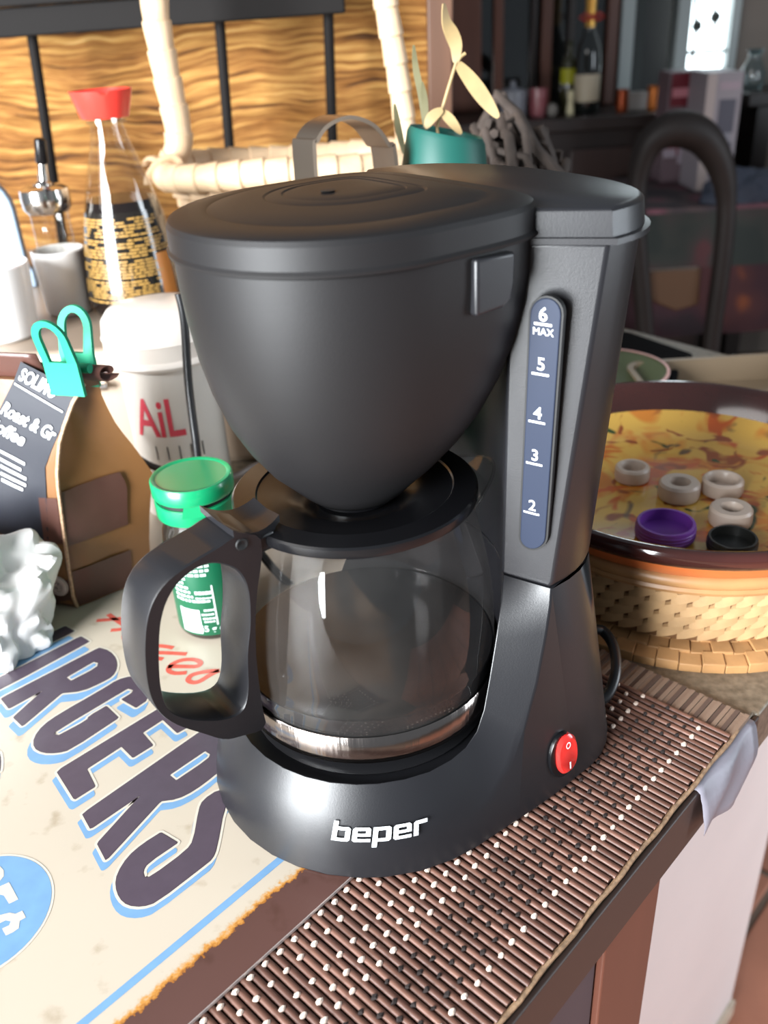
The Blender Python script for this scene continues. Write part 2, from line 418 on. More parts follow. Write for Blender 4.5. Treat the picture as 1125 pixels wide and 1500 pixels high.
def chaikin(L):
    out = []; n = len(L)
    for i in range(n):
        p, a, b = Vector(L[i - 1]), Vector(L[i]), Vector(L[(i + 1) % n])
        ang = math.degrees((a - p).angle(b - a)) if (a - p).length > 1e-9 and (b - a).length > 1e-9 else 0
        k = .04 if ang > 55 else .25
        out += [a.lerp(p, k), a.lerp(b, k)]
    return [tuple(p) for p in out]
def halo(mb, k, pts, w, z, d=(0, 0)):
    Q = [Vector((a + d[0], b + d[1], 0)) for a, b in pts]; layer(mb, k, [(q.x, q.y) for q in Q], z + 2e-5); n = len(Q)
    for i in range(n):
        a, b = Q[i], Q[(i + 1) % n]
        if (b - a).length < 1e-7: continue
        t = (b - a).normalized() * w; nn = Vector((-t.y, t.x, 0))
        mb.add([ST(v.x, v.y, SZ + z) for v in (a - nn, b - nn, b + nn, a + nn)], [(0, 1, 2, 3)]) if 0 else mb.add([Vector((0, 0, (4e-6 if i % 2 else 0))) + ST(v.x, v.y, SZ + z) for v in (a - nn, b - nn, b + nn, a + nn)], [(0, 1, 2, 3)])
        mb.add([ST(a.x + w * cos(2 * pi * j / 10), a.y + w * sin(2 * pi * j / 10), SZ + z + (8e-6 if i % 2 else 1.2e-5)) for j in range(10)], [tuple(range(10))])
letters = [
 ([(-100, 200), (95, 125), (140, 103), (185, 95), (240, 125), (255, 165), (215, 205), (150, 225), (50, 255), (-100, 310)], [[(20, 215), (152, 156), (166, 162), (162, 175), (30, 237)]], SA),
 ([(315, 190), (362, 215), (0, 388), (-70, 430), (-60, 458), (0, 440), (390, 240), (435, 265), (0, 500), (-80, 530), (-150, 480), (-110, 400), (0, 345)], [], SA),
 ([(5, 540), (480, 295), (530, 310), (565, 350), (568, 395), (545, 435), (490, 465), (400, 505), (300, 515), (110, 675), (65, 632), (215, 497), (45, 590)], [[(325, 440), (455, 365), (475, 370), (470, 390), (345, 455)]], SA),
 ([(720, 470), (700, 445), (640, 432), (570, 450), (500, 495), (290, 615), (210, 670), (165, 730), (165, 780), (210, 805), (280, 805), (340, 790), (575, 635), (515, 578), (430, 628), (425, 645), (285, 720), (262, 715), (270, 700), (620, 492), (648, 500), (640, 515), (590, 545), (660, 585), (720, 545)], [], SA),
 ([(275, 165), (790, -150), (905, -45), (860, -20), (790, -85), (690, -20), (742, 40), (645, 100), (590, 45), (420, 155), (462, 240), (362, 303)], [], SB),
 ([(400, 372), (1020, -60), (1100, -20), (1110, 120), (1035, 190), (940, 260), (860, 300), (780, 310), (515, 597), (472, 515), (690, 275), (440, 445)], [[(825, 185), (995, 70), (1018, 85), (1010, 105), (855, 210)]], SB),
 ([(780, 463), (862, 512), (715, 612), (692, 650), (700, 680), (730, 680), (905, 550), (940, 500), (965, 350), (985, 305), (1060, 255), (1130, 260), (1110, 320), (1085, 350), (1050, 540), (1030, 590), (980, 630), (760, 800), (690, 822), (620, 815), (580, 780), (560, 720), (570, 660), (620, 580), (690, 520)], [], SB),
 ([(-60, 60), (-5, 70), (4, 110), (0, 165), (-60, 190)], [], SB)]
for pts, holes, fr in letters:
    P = chaikin(stz(pts, *fr)); m = MB()
    c_ = fr; g0 = stz([pts[0]], *fr)[0]; g1 = stz([(pts[0][0] - 13, pts[0][1] + 38)], *fr)[0]; sh = (g1[0] - g0[0], g1[1] - g0[1])
    halo(m, 1, P, .0011, .00006, sh)
    halo(m, 2, P, .0014, .00012)
    halo(m, 3, P, .00025, .00017)
    layer(m, 0, P, .00022)
    for h in holes:
        hp = chaikin(stz(h, *fr)); layer(m, 2, hp, .00028); layer(m, 1, offset_poly(hp, -.0010), .00034)
    m.build('printed_letter', [PURP, PBLUE, PCREAM, PDARK], sign, smooth=0)
m = MB(); layer(m, 0, [(-.30, .2113), (.33, .2113), (.33, .2146), (-.30, .2146)], .00006); m.build('blue_line', PBLUE, sign, smooth=0)
def stroke(mb, pts, w, z=.0001):
    P = [Vector(q) for q in bez([(a, b, 0) for a, b in pts], 6)]; L = []; Rr = []
    for i, q in enumerate(P):
        t = (P[min(i + 1, len(P) - 1)] - P[max(i - 1, 0)]).normalized(); n = Vector((-t.y, t.x, 0)) * w
        L.append(q + n); Rr.append(q - n)
    vs = [ST(v.x, v.y, SZ + z) for v in L + Rr]; n = len(P)
    mb.add(vs, [(i, i + 1, n + i + 1, n + i) for i in range(n - 1)])
m = MB()
for st_ in ([(468, 163), (530, 158), (600, 150), (650, 142)], [(525, 132), (570, 165), (625, 198)], [(537, 210), (585, 205), (650, 190)], [(640, 225), (612, 228), (603, 245), (620, 262), (655, 262)],
            [(760, 285), (800, 288), (840, 295)], [(740, 318), (820, 320), (905, 325)], [(735, 345), (760, 345), (790, 350)],
            [(815, 385), (880, 385), (950, 385), (972, 368), (940, 352), (880, 355), (830, 378), (818, 405), (850, 418), (905, 415)],
            [(1062, 405), (1000, 410), (935, 425), (912, 448), (930, 462), (965, 458), (1020, 425), (1062, 405)]):
    stroke(m, stz(st_, *SA), .0015)
m.build('script_lettering', PRED, sign, smooth=0, label='red script lettering')
m = MB(); cc = (.0438, .2838); ci = lambda r, dx=0, dy=0: [(cc[0] + dx + r * 1.04 * cos(2 * pi * i / 64), cc[1] + dy + r * sin(2 * pi * i / 64)) for i in range(64)]
layer(m, 3, ci(.0289, -.0022, .001), .00005); layer(m, 2, ci(.0290), .0001); layer(m, 1, ci(.0280), .00016)
SC3 = (0, 1220, 7.03)
for L in ([(-80, 590), (95, 512), (190, 688), (95, 735), (42, 650), (0, 640), (-80, 680)], [(-60, 880), (0, 850), (100, 825), (160, 838), (232, 805), (268, 875), (205, 910), (195, 985), (140, 1025), (62, 1062), (22, 990), (95, 955), (112, 915), (60, 905), (0, 935), (-60, 985)], [(-80, 380), (0, 345), (40, 390), (40, 450), (0, 500), (-80, 540)]):
    layer(m, 2, stz(L, *SC3), .00024)
m.build('blue_roundel', [PURP, PBLUE, PCREAM, PDARK], sign, smooth=0, label='sky blue printed roundel with cream letters')
# ------------------------------------------------------------------ coffee maker
BZ = SZ + .0002
CX, CY, AN = -.0109, .3121, rad(33.93)
U = Vector((cos(AN), sin(AN), 0)); N = Vector((sin(AN), -cos(AN), 0)); C0 = Vector((CX, CY, 0))
def LG(p): return C0 + U * p[0] + N * p[1] + Vector((0, 0, p[2]))
cm = thing('coffee_maker', 'black drip coffee maker with swing lid and water gauge, standing on the placemat', 'coffee maker', (CX, CY, BZ))
def V(*a): return Vector(a)
def pol(r, ph, z): return V(r * cos(rad(ph)), r * sin(rad(ph)), z)
# stations of the right half: inner rim, crease, foot
stn = []
for ph in (180, 170, 160, 150, 140, 130, 122): stn.append((pol(.0604, ph, .039), pol(.0738, ph, .0045), pol(.0744, ph, BZ)))
stn += [(pol(.0603, 112, .039), pol(.0733, 112, .0055), pol(.0744, 111, BZ)),
        (pol(.0602, 102, .039), pol(.0728, 101, .0065), pol(.0744, 100, BZ)),
        (pol(.0596, 92, .0394), V(-.002, .0722, .0095), V(-.001, .0744, BZ)),
        (pol(.0592, 84, .0404), V(.010, .0715, .0165), V(.011, .0744, BZ)),
        (pol(.0590, 77, .0440), V(.020, .0703, .027), V(.022, .0744, BZ)),
        (pol(.0588, 71.5, .0515), V(.029, .0690, .043), V(.032, .0744, BZ)),
        (pol(.0588, 67, .0640), V(.0375, .0668, .0625), V(.042, .0742, BZ)),
        (pol(.0588, 61, .0790), V(.0445, .0640, .082), V(.050, .0738, BZ)),
        (pol(.0588, 53, .0920), V(.0485, .0618, .093), V(.055, .0732, BZ)),
        (pol(.0583, 43.6, .0990), V(.0500, .0605, .0990), V(.058, .0728, BZ))]
def rear_out(a0, b0, a1, z, n=10, e=2.4):
    out = []
    for i in range(1, n + 1):
        t = pi / 2 * i / n; out.append(V(a0 + (a1 - a0) * sin(t) ** (2 / e), b0 * cos(t) ** (2 / e) if i < n else 0, z))
    return out
mir = lambda p: V(p[0], -p[1], p[2])
m = MB()
top_r = rear_out(.0500, .0605, .0990, .0990); bot_r = rear_out(.058, .0728, .110, BZ)
for sgn in (1, -1):
    f = (lambda p: p) if sgn > 0 else mir
    n = len(stn)
    K = 6
    def mid(i, k):   # concave sweep from the inner rim to the crease
        a, b = stn[i][0], stn[i][1]; t = k / K; p = a.lerp(b, t); bu = (.0020 if i < 8 else .0020 * max(0, (12 - i) / 5)) * sin(pi * t) ; hr = math.hypot(p.x, p.y); p = V(p.x * (1 + bu / hr), p.y * (1 + bu / hr), p.z + bu * .6)
        return p
    vs = [f(mid(i, k)) for i in range(n) for k in range(K + 1)]
    m.add(vs, [(i * (K + 1) + k, (i + 1) * (K + 1) + k, (i + 1) * (K + 1) + k + 1, i * (K + 1) + k + 1) for i in range(n - 1) for k in range(K)])
    vs = [f(q) for s_ in stn for q in (s_[1], s_[2])]
    m.add(vs, [(2 * i, 2 * i + 2, 2 * i + 3, 2 * i + 1) for i in range(n - 1)])
    tr = [stn[-1][1]] + top_r; br = [stn[-1][2]] + bot_r; rows = []
    for t in (0, .33, .66, 1): rows.append([f(a.lerp(b, t)) for a, b in zip(tr, br)])
    m.add([q for r in rows for q in r], [(r * len(tr) + i, r * len(tr) + i + 1, (r + 1) * len(tr) + i + 1, (r + 1) * len(tr) + i) for r in range(3) for i in range(len(tr) - 1)])
    inner = [s_[0] for s_ in stn] + [pol(.0585, ph, .0990) for ph in (32, 21, 10, 0)]
    vs = [f(q) for q in inner] + [f(V(q[0], q[1], .0345)) for q in inner]; n2 = len(inner)
    m.add(vs, [(i, i + 1, n2 + i + 1, n2 + i) for i in range(n2 - 1)])
    # rear top deck at the seam
    ti = [inner[n - 1 + i] for i in range(5)]; to = [tr[0], tr[3], tr[5], tr[8], tr[10]]
    m.add([f(q) for q in ti + to], [(i, i + 1, 5 + i + 1, 5 + i) for i in range(4)])
ringf = [pol(.0606, a, .0345) for a in range(0, 360, 8)]; m.add(ringf, [tuple(range(len(ringf)))])
allb = [s_[2] for s_ in stn] + bot_r; ring = allb + [mir(q) for q in allb[-2:0:-1]]; m.add(ring, [tuple(range(len(ring)))])
base = m.build('base_body', BLACK, cm, xf=LG, smooth=28, weld=True, bevel=.0007)
m = MB(); m.lathe([(0, .0348), (.052, .0348), (.053, .0362), (.050, .0375), (0, .0375)], seg=48)
m.build('warming_plate', M('dark_enamel_plate', rgb(24, 24, 26), .3), cm, xf=LG)
# tower = water tank shell
def tower_ring(z, L, Cn, back, r_in=.0588, exp=2.4):
    right = [V(Cn[0], Cn[1], z)] + rear_out(Cn[0], Cn[1], back, z, 12, exp)
    fr = [V(L[0], L[1], z)]
    outer = fr + right; full = outer + [mir(q) for q in outer[-2::-1]]
    a0 = math.degrees(math.atan2(L[1], L[0])); R_ = math.hypot(*L)
    inner = [pol(R_, -a0 + 2 * a0 * k / 8, z) for k in range(1, 8)]
    return full + inner
m = MB(); rings = []
for t in (0, .02, .5, 1):
    z = .0996 + (.2325 - .0996) * t; ins = .0006 if t == 0 else 0
    rings.append(tower_ring(z, (.042 - .002 * t, .040 + .004 * t), (.050 + .011 * t - ins, .0605 + .0075 * t - ins), .099 + .005 * t - ins))
m.loft(rings)
tower = m.build('water_tank', BLACK, cm, xf=LG, smooth=30, bevel=.0012)
# tank lid
m = MB()
def lid_ring(z, g):
    a0 = .0405
    outer = [V(a0, -.0452 - g, z)] if False else []
    right = [V(a0, .0445 + g * .5, z), V(.061 + g * .2, .068 + g, z)] + [q for q in rear_out(.061 + g * .2, .068 + g, .104 + g, z, 14, 2.4)]
    return right + [mir(q) for q in right[-2::-1]]
m.loft([lid_ring(.2322, .0030), lid_ring(.2342, .0030), lid_ring(.2345, .0012), lid_ring(.2424, .0004), lid_ring(.2432, -.0004), lid_ring(.2436, -.0015)])
m.build('tank_lid', BLACK, cm, xf=LG, smooth=35)
# water gauge on the right-hand flank of the tower, with its scale
LA, LB_, LC = LG((.042, .040, .0996)), LG((.050, .0605, .0996)), LG((.061, .068, .2325))
LD = LG((.040, .044, .2325))
fn_ = (LB_ - LA).cross(LD - LA).normalized()
if fn_.dot(EYE - LA) < 0: fn_ = -fn_
gp = lambda x, y, o=0: pl(x, y, LA + fn_ * .0006, fn_) + fn_ * o
def stadium_px(tl, tr, bl, br, n=10, top=437, bot=803):
    ct = ((tl[0] + tr[0]) / 2, tl[1]); cb = ((bl[0] + br[0]) / 2, bl[1]); out = []
    for i in range(n + 1):
        a = pi * i / n; out.append((ct[0] + (tr[0] - tl[0]) / 2 * cos(a), ct[1] - (ct[1] - top) * sin(a)))
    for i in range(n + 1):
        a = pi * i / n; out.append((cb[0] - (br[0] - bl[0]) / 2 * cos(a), cb[1] + (bot - cb[1]) * sin(a)))
    return out
def gauge(mb, g, o0, o1):
    L = stadium_px((778 - g, 460), (823 + g, 460), (763 - g, 785), (800 + g, 785), top=436 - g, bot=803 + g)
    mb.loft([[gp(x, y, o0) for x, y in L], [gp(x, y, o1) for x, y in L]])
m = MB(); gauge(m, 3, -.002, .0002); m.build('gauge_recess', DARK, cm)
m = MB(); gauge(m, 0, -.001, .0008)
gau = m.build('water_gauge', M('grey_blue_gauge_plastic', rgb(34, 41, 57), .5, spec=.2), cm, bevel=.0004, label='grey blue translucent water gauge strip')
m = MB()
uu = (gp(815, 620) - gp(775, 612)).normalized(); vv = fn_.cross(uu).normalized()
if vv.z < 0: vv = -vv
def gtext(body, x, y, s, **k):
    c = gp(x, y, .0010); put_text(m, lambda a, b: c + uu * a + vv * b, body, size=s, bold=(.00006 if len(body) < 2 else 0), sub=False, **k)
for ch, x, y, s in (('6', 797, 469, .0068), ('5', 794, 541, .0066), ('4', 789, 612, .0066), ('3', 785, 673, .0064), ('2', 781, 746, .0064), ('MAX', 797, 490, .0036)): gtext(ch, x, y, s)
for x, y in ((797, 474), (793, 547), (788, 617), (784, 678), (780, 750)):
    c = gp(x, y, .0010); h = uu * .0032; t = vv * .0004; m.add([c - h - t, c + h - t, c + h + t, c - h + t], [(0, 1, 2, 3)])
m.build('gauge_marking', WHITEINK, gau, smooth=0)
# funnel bowl
def fring(r, z, L, W=None):
    out = []
    for i in range(64):
        a = 2 * pi * i / 64; c_, s_ = cos(a), sin(a)
        if c_ <= 0: out.append(V(r * c_, r * s_, z))
        else:
            e = 2.0 + 2.5 * max(0, min(1, (z - .15) / .07))
            out.append(V(max(r, L) * c_ ** (2 / e), math.copysign(abs(s_) ** (2 / e), s_) * r, z))
    return out
prof = [(.0150, .1372), (.0180, .1374), (.0215, .1405), (.0262, .1455), (.0330, .1525), (.0395, .1620), (.0452, .1730), (.0495, .1860), (.0523, .1990), (.0540, .2120), (.0548, .2240), (.0550, .2346)]
m = MB(); m.loft([fring(r, z, min(r + (z - .14) * .02, .0415) if z < .2 else .0415) for r, z in prof])
funnel = m.build('filter_funnel', MATTE, cm, xf=LG, smooth=50)
m = MB(); m.lathe([(.0152, .1356), (.0158, .1353), (.0158, .1376), (.0150, .1376)], seg=32); m.build('outlet_collar', BLACK2, cm, xf=LG)
# funnel lid with its stepped dome
m = MB()
def lring(r, z, L=.0400): return fring(r, z, L)
rg = [lring(.0566, .2352), lring(.0568, .2362), lring(.0560, .2372), lring(.0558, .2440), lring(.0550, .2456), lring(.0535, .2463)]
# dome: concentric shrink about the lid centre, with shallow steps
def dome(k, z): return [V(.0 + (p[0] - 0) * k + .004 * (1 - k), p[1] * k, z) for p in lring(.0535, .2463)]
for k, z in ((.90, .2469), (.82, .2474), (.80, .2472), (.76, .2478), (.62, .2489), (.47, .2496), (.455, .2492), (.43, .2497), (.36, .2501), (.35, .2497), (.32, .2502), (.22, .2506), (.1, .2508)): rg.append(dome(k, z))
m.loft(rg); fl = m.build('funnel_lid', MATTE, cm, xf=LG, smooth=24)
m = MB(); hc = V(-.004, .004, .2509); m.lathe([(.0, .0), (.0022, .0), (.0026, .0004), (.0, .0005)], hc, 20); m.build('steam_hole', DARK, fl, xf=LG)
# release tab on the funnel side
m = MB(); y0, y1 = .0535, .0572
tab = [(.0142, .2340), (.0305, .2335), (.0305, .2235), (.0290, .2188), (.0255, .2165), (.0142, .2158)]
m.loft([[V(a, y0 - .006, z) for a, z in tab], [V(a, y1, z) for a, z in tab]]); m.build('release_tab', BLACK, cm, xf=LG, bevel=.0012)
# rocker switch on the right-hand side wall
sn = (N + Vector((0, 0, .12))).normalized(); sc0 = pl(826, 1103, LG((.04, .0725, .02)), sn); su = U; sv = sn.cross(su).normalized()
if sv.z < 0: sv = -sv
def ell(mb, rx, ry, o0, o1, cx=0, cy=0, n=28, e=2.0, sh=1.0):
    r0 = [];
    def pt(k, q, o):
        a = 2 * pi * k / n; x = rx * q * math.copysign(abs(cos(a)) ** (2 / e), cos(a)); y = ry * q * math.copysign(abs(sin(a)) ** (2 / e), sin(a))
        return sc0 + su * (cx + x) + sv * (cy + y) + sn * o
    mb.loft([[pt(k, 1, o0) for k in range(n)], [pt(k, 1, o1 * .7 + o0 * .3) for k in range(n)], [pt(k, sh, o1) for k in range(n)]])
m = MB(); ell(m, .0078, .0115, -.004, .0006, -.001, -.0005, sh=.95); sw = m.build('switch_bezel', BLACK2, cm)
m = MB(); ell(m, .0060, .0098, -.001, .0024, .0006, 0, sh=.86, e=2.3)
ro_ = m.build('rocker', M('red_rocker_plastic', rgb(214, 44, 40), .22, coat=.4), sw, label='red rocker switch')
m = MB(); o_ = sc0 + sn * .0026
ringpts = lambda r: [o_ + su * (.0004 + r * .8 * cos(2 * pi * i / 20)) + sv * (.0052 + r * sin(2 * pi * i / 20)) for i in range(20)]
m.poly(ringpts(.0017), [ringpts(.0011)])
bq = o_ + su * .0010 - sv * .0056; m.add([bq - su * .0004 - sv * .0018, bq + su * .0004 - sv * .0018, bq + su * .0004 + sv * .0018, bq - su * .0004 + sv * .0018], [(0, 1, 2, 3)])
# lettering on the base front
m2 = MB()
def on_base(x, y):
    z = .0185 + y * .94; tt = (.039 - z) / (.039 - .0045); r = .0604 + (.0738 - .0604) * tt + .0024 * sin(pi * min(1, tt + .03)) + .0007
    ph = 122.6 - math.degrees(x / .068); return LG(pol(r, ph, z))
GW, GHt = .0070, .0061          # the maker's squared lettering, drawn letter by letter
def glyph(x0, outer, holes=()):
    def dense(L):
        out = []
        for i in range(len(L)):
            a, b = Vector(L[i]), Vector(L[(i + 1) % len(L)]); k = max(1, int((b - a).length / .25))
            out += [a.lerp(b, j / k) for j in range(k)]
        return out
    F = lambda L: [Vector((x0 + p.x, p.y, 0)) for p in dense(L)]
    loops = [F(outer)] + [F(h) for h in holes]; flat = [p for l in loops for p in l]
    m2.add([on_base((p.x + .13 * p.y - 2.68) * GW, p.y * GHt) for p in flat], [tuple(t) for t in tessellate_polygon(loops)])
bow = [(.27, .23), (.72, .23), (.72, .77), (.27, .77)]
E_o = [(.12, 0), (1, 0), (1, .22), (.27, .22), (.27, .40), (1, .40), (1, .88), (.88, 1), (.12, 1), (0, .88), (0, .12)]; E_h = [(.27, .60), (.73, .60), (.73, .79), (.27, .79)]
glyph(0, [(0, 0), (.88, 0), (1, .12), (1, .88), (.88, 1), (.27, 1), (.27, 1.36), (0, 1.36)], [bow])
glyph(1.12, E_o, [E_h])
glyph(2.24, [(0, -.40), (.27, -.40), (.27, 0), (.88, 0), (1, .12), (1, .88), (.88, 1), (0, 1)], [bow])
glyph(3.36, E_o, [E_h])
glyph(4.48, [(0, 0), (.27, 0), (.27, .76), (.78, .76), (.78, 1), (.12, 1), (0, .88)])
m2.build('lettering', M('silver_white_ink', rgb(232, 238, 242), .3), cm, smooth=0, label='raised white lettering')
m.build('switch_marking', WHITEINK, sw, smooth=0)
# mains lead of the coffee maker
pts = [LG((.105, .03, .012)), LG((.116, .040, .016)), az(884, 925, .020), az(899, 948, .017), az(902, 985, .012), az(888, 1020, .006), az(862, 1032, .0045), az(835, 1030, .0045), LG((.115, .015, .0045)), LG((.13, -.01, .0045))]
m = MB(); m.tube(bez(pts[2:8], 8), .0032, 10)
pts2 = [LG((.104, .0, .022)), LG((.118, .012, .024)), az(868, 921, .022), az(884, 925, .020)]
m = MB(); m.tube(bez(pts2[:3] + pts[2:8] + [LG((.118, .0, .0035)), LG((.14, -.03, .0035))], 8), .0027, 10)
m.build('power_lead', CORD, cm)

# ------------------------------------------------------------------ carafe
cf = thing('coffee_carafe', 'empty smoky glass coffee carafe with black handle on the warming plate', 'carafe', (CX, CY, .0376))
def CG(p): return C0 + Vector((p[0], p[1], p[2]))
gpf = [(0, .0392), (.044, .0392), (.0505, .0405), (.0540, .0440), (.0550, .0490), (.0552, .0600), (.0552, .0655), (.0556, .0668), (.0550, .0682), (.0553, .0750), (.0549, .0850), (.0537, .0960), (.0518, .1070), (.0496, .1170), (.0478, .1250), (.0468, .1300), (.0464, .1335)]
m = MB(); m.lathe(gpf, seg=72); m.build('glass_jug', GL_CARAFE, cf, xf=CG, smooth=60)
m = MB(); m.lathe([(.0456, .0396), (.0500, .0407), (.0532, .0440), (.0544, .0490), (.0545, .0640), (.0543, .0652), (.0, .0655)], seg=60)
m.build('heel', M('dark_smoky_heel', rgb(20, 19, 19), .12), cf, xf=CG, label='dark reflecting heel of the jug')
m = MB(); m.lathe([(.0552, .0446), (.0559, .0450), (.0562, .0480), (.0562, .0578), (.0557, .0582)], seg=72); m.build('steel_band', M('wavy_steel', rgb(150, 141, 136), .18, 1.0, bump=.5, bscale=160, bstretch=(1, 1, .03)), cf, xf=CG, smooth=60)
m = MB(); m.lathe([(.0, .0376), (.046, .0376), (.047, .0394), (.0, .0395)], seg=48); m.build('foot', DARK, cf, xf=CG)
# pouring lip
m = MB(); sd = 10
def lip(u, v):
    a = sd + (u - .5) * 62; w = max(0, 1 - abs(u - .5) * 2); w = w * w * (3 - 2 * w)
    r = .0464 + v * (.0022 + .0080 * w); z = .1320 + v * (.0030 + .0062 * w); return V(r * cos(rad(a)), r * sin(rad(a)), z)
m.grid(lip, 24, 6); m.tube([lip(i / 24, 1) for i in range(25)], .0007, 6); m.build('pouring_lip', GL, cf, xf=CG, smooth=80)
# lid
m = MB(); m.lathe([(.0, .1345), (.0470, .1345), (.0484, .1350), (.0487, .1362), (.0486, .1385), (.0478, .1392), (.0392, .1396), (.0386, .1389), (.0376, .1386), (.0280, .1380), (.0225, .1356), (.0175, .1346), (.0, .1340)], seg=72)
cl = m.build('carafe_lid', BLACK2, cf, xf=CG, smooth=32)
HA = rad(216); hd = V(cos(HA), sin(HA), 0); hn = V(-hd.y, hd.x, 0)
if hn.dot(EYE - C0) < 0: hn = -hn
def HP(r, z, o): return C0 + hd * r + hn * o + Vector((0, 0, z))
hpx = lambda x, y: (lambda P: ((P - C0).dot(hd), P.z))(pl(x, y, C0 + hn * .0115, hn))
outer = [(385, 792), (352, 782), (322, 800), (285, 822), (248, 848), (225, 878), (214, 915), (212, 965), (218, 1012), (232, 1042), (258, 1062), (300, 1076), (330, 1084), (358, 1078), (389, 1066), (384, 1030), (376, 960), (376, 880)]
hole = [(340, 832), (312, 826), (282, 838), (254, 866), (238, 905), (234, 960), (238, 1015), (252, 1043), (285, 1054), (330, 1053), (355, 1040), (363, 1010), (362, 960), (366, 915), (364, 870), (355, 845)]
def smoothloop(L): 
    P = [Vector((a, b, 0)) for a, b in L]; n = len(P); out = []
    for i in range(n):
        a, b, c, d = P[i - 1], P[i], P[(i + 1) % n], P[(i + 2) % n]
        for k in range(4):
            t = k / 4; out.append(.5 * ((2 * b) + (c - a) * t + (2 * a - 5 * b + 4 * c - d) * t * t + (3 * b - a - 3 * c + d) * t ** 3))
    return out
def loop2(L, n):
    P = [Vector((*hpx(a, b), 0)) for a, b in L]; P = resample(smoothloop([(p.x, p.y) for p in P]), n); c = Vector((.078, .097, 0))
    P.sort(key=lambda q: math.atan2(q.y - c.y, q.x - c.x)); return P
NH = 96; ctr = Vector((.078, .097, 0))
def radial(L):
    P = resample(smoothloop([hpx(a, b) for a, b in L]), 600); out = []
    for k in range(NH):
        a = 2 * pi * k / NH - pi; best = min(P, key=lambda q: abs((math.atan2(q.y - ctr.y, q.x - ctr.x) - a + pi) % (2 * pi) - pi)); out.append(best)
    return out
Lo, Li = radial(outer), radial(hole)
def shr(P, k): return [ctr + (q - ctr) * k for q in P]
TH2 = .0115
m = MB(); seq = [(Li, -TH2 * .7), (shr(Li, 1.05), -TH2 * .95), (shr(Lo, .96), -TH2 * .95), (Lo, -TH2 * .7), (Lo, TH2 * .93), (shr(Lo, .990), TH2), (shr(Li, 1.018), TH2), (Li, TH2 * .93)]
vs = [HP(q.x, q.y, o) for P, o in seq for q in P]; ns = len(seq)
m.add(vs, [(r * NH + i, r * NH + (i + 1) % NH, ((r + 1) % ns) * NH + (i + 1) % NH, ((r + 1) % ns) * NH + i) for r in range(ns) for i in range(NH)])
hd_o = m.build('handle', BLACK, cf, smooth=28)
m = MB(); sp = HP(*hpx(354, 797), TH2)
m.add([], []); Rm = hn.to_track_quat('Z', 'Y').to_matrix()
m.lathe([(0, .0002), (.0013, .0004), (.0019, .0007), (.0023, .0006), (.0026, -.0002)], sp, 20, Rm); m.build('screw', DARK, hd_o)
# thumb lever on the lid hinge: a curved plate above the handle root
m = MB()
def lever(u, v, o):
    r = .0400 + .0205 * v; w = .0090 + .0035 * v; z = .1400 + .0030 * (2 * v - 1) ** 2 + .0030 * v * v - .001 * (1 - abs(2 * u - 1)) ; return HP(r, z + o, (u - .5) * 2 * w)
nu, nv = 8, 10
top = [lever(u / nu, v / nv, .0018) for v in range(nv + 1) for u in range(nu + 1)]; bt = [lever(u / nu, v / nv, -.0035 if 1 < v < nv - 1 else -.001) for v in range(nv + 1) for u in range(nu + 1)]
q = lambda u, v: v * (nu + 1) + u; K2 = len(top); fs = []
for v in range(nv):
    for u in range(nu): fs += [(q(u, v), q(u + 1, v), q(u + 1, v + 1), q(u, v + 1)), tuple(K2 + i for i in (q(u, v + 1), q(u + 1, v + 1), q(u + 1, v), q(u, v)))]
for v in range(nv): fs += [(q(0, v), q(0, v + 1), K2 + q(0, v + 1), K2 + q(0, v)), (q(nu, v + 1), q(nu, v), K2 + q(nu, v), K2 + q(nu, v + 1))]
for u in range(nu): fs += [(q(u + 1, 0), q(u, 0), K2 + q(u, 0), K2 + q(u + 1, 0)), (q(u, nv), q(u + 1, nv), K2 + q(u + 1, nv), K2 + q(u, nv))]
m.add(top + bt, fs); m.build('thumb_lever', BLACK, cl, smooth=45)
m = MB(); m.hexa([HP(.043, .1330, -.010), HP(.060, .1330, -.010), HP(.060, .1330, .0108), HP(.043, .1330, .0108)], [HP(.043, .1405, -.009), HP(.058, .1405, -.009), HP(.058, .1405, .0105), HP(.043, .1405, .0105)])
m.build('hinge_block', BLACK, cf, bevel=.0015)
# ------------------------------------------------------------------ spice jar
JC = Vector((-.1005, .4215, 0)); JZ = SZ + .0003
jar = thing('spice_jar', 'green labelled spice jar with bright green flip lid behind carafe handle', 'jar', (JC.x, JC.y, JZ))
JG = lambda p: JC + Vector((p[0], p[1], p[2]))
GREENLID = M('bright_green_plastic', rgb(14, 138, 88), .28, coat=.3)
m = MB(); m.lathe([(0, JZ), (.0190, JZ), (.0206, JZ + .002), (.0208, .006), (.0208, .060), (.0200, .066), (.0185, .0695), (.0185, .074), (0, .074)], seg=56)
m.build('jar_glass', M('dark_contents_glass', rgb(34, 30, 26), .08, coat=.5), jar, xf=JG)
m = MB(); m.lathe([(.02095, .005), (.02105, .0052), (.02105, .0585), (.02095, .0588)], seg=56); lab = m.build('label_wrap', M('dark_green_label', rgb(12, 84, 56), .35), jar, xf=JG)
def on_jar(x, y, z0, a0, o=.0003): a = a0 + x / .0211; return JC + Vector(((.02105 + o) * cos(a), (.02105 + o) * sin(a), z0 + y))
ja = lambda px, py: (lambda P: (math.atan2(P.y - JC.y, P.x - JC.x), P.z))(pl(px, py, JC + Vector((-.003, -.0205, 0)), Vector((.25, -.97, 0))))
m = MB()
rows = [(.0525, -2.2, -1.42), (.0497, -2.3, -1.40), (.0469, -2.35, -1.38), (.0441, -2.3, -1.40), (.0413, -2.4, -2.05), (.0385, -2.4, -2.1), (.0357, -2.4, -2.0), (.0329, -2.4, -1.95), (.0301, -2.4, -1.85), (.0273, -2.4, -1.6)]
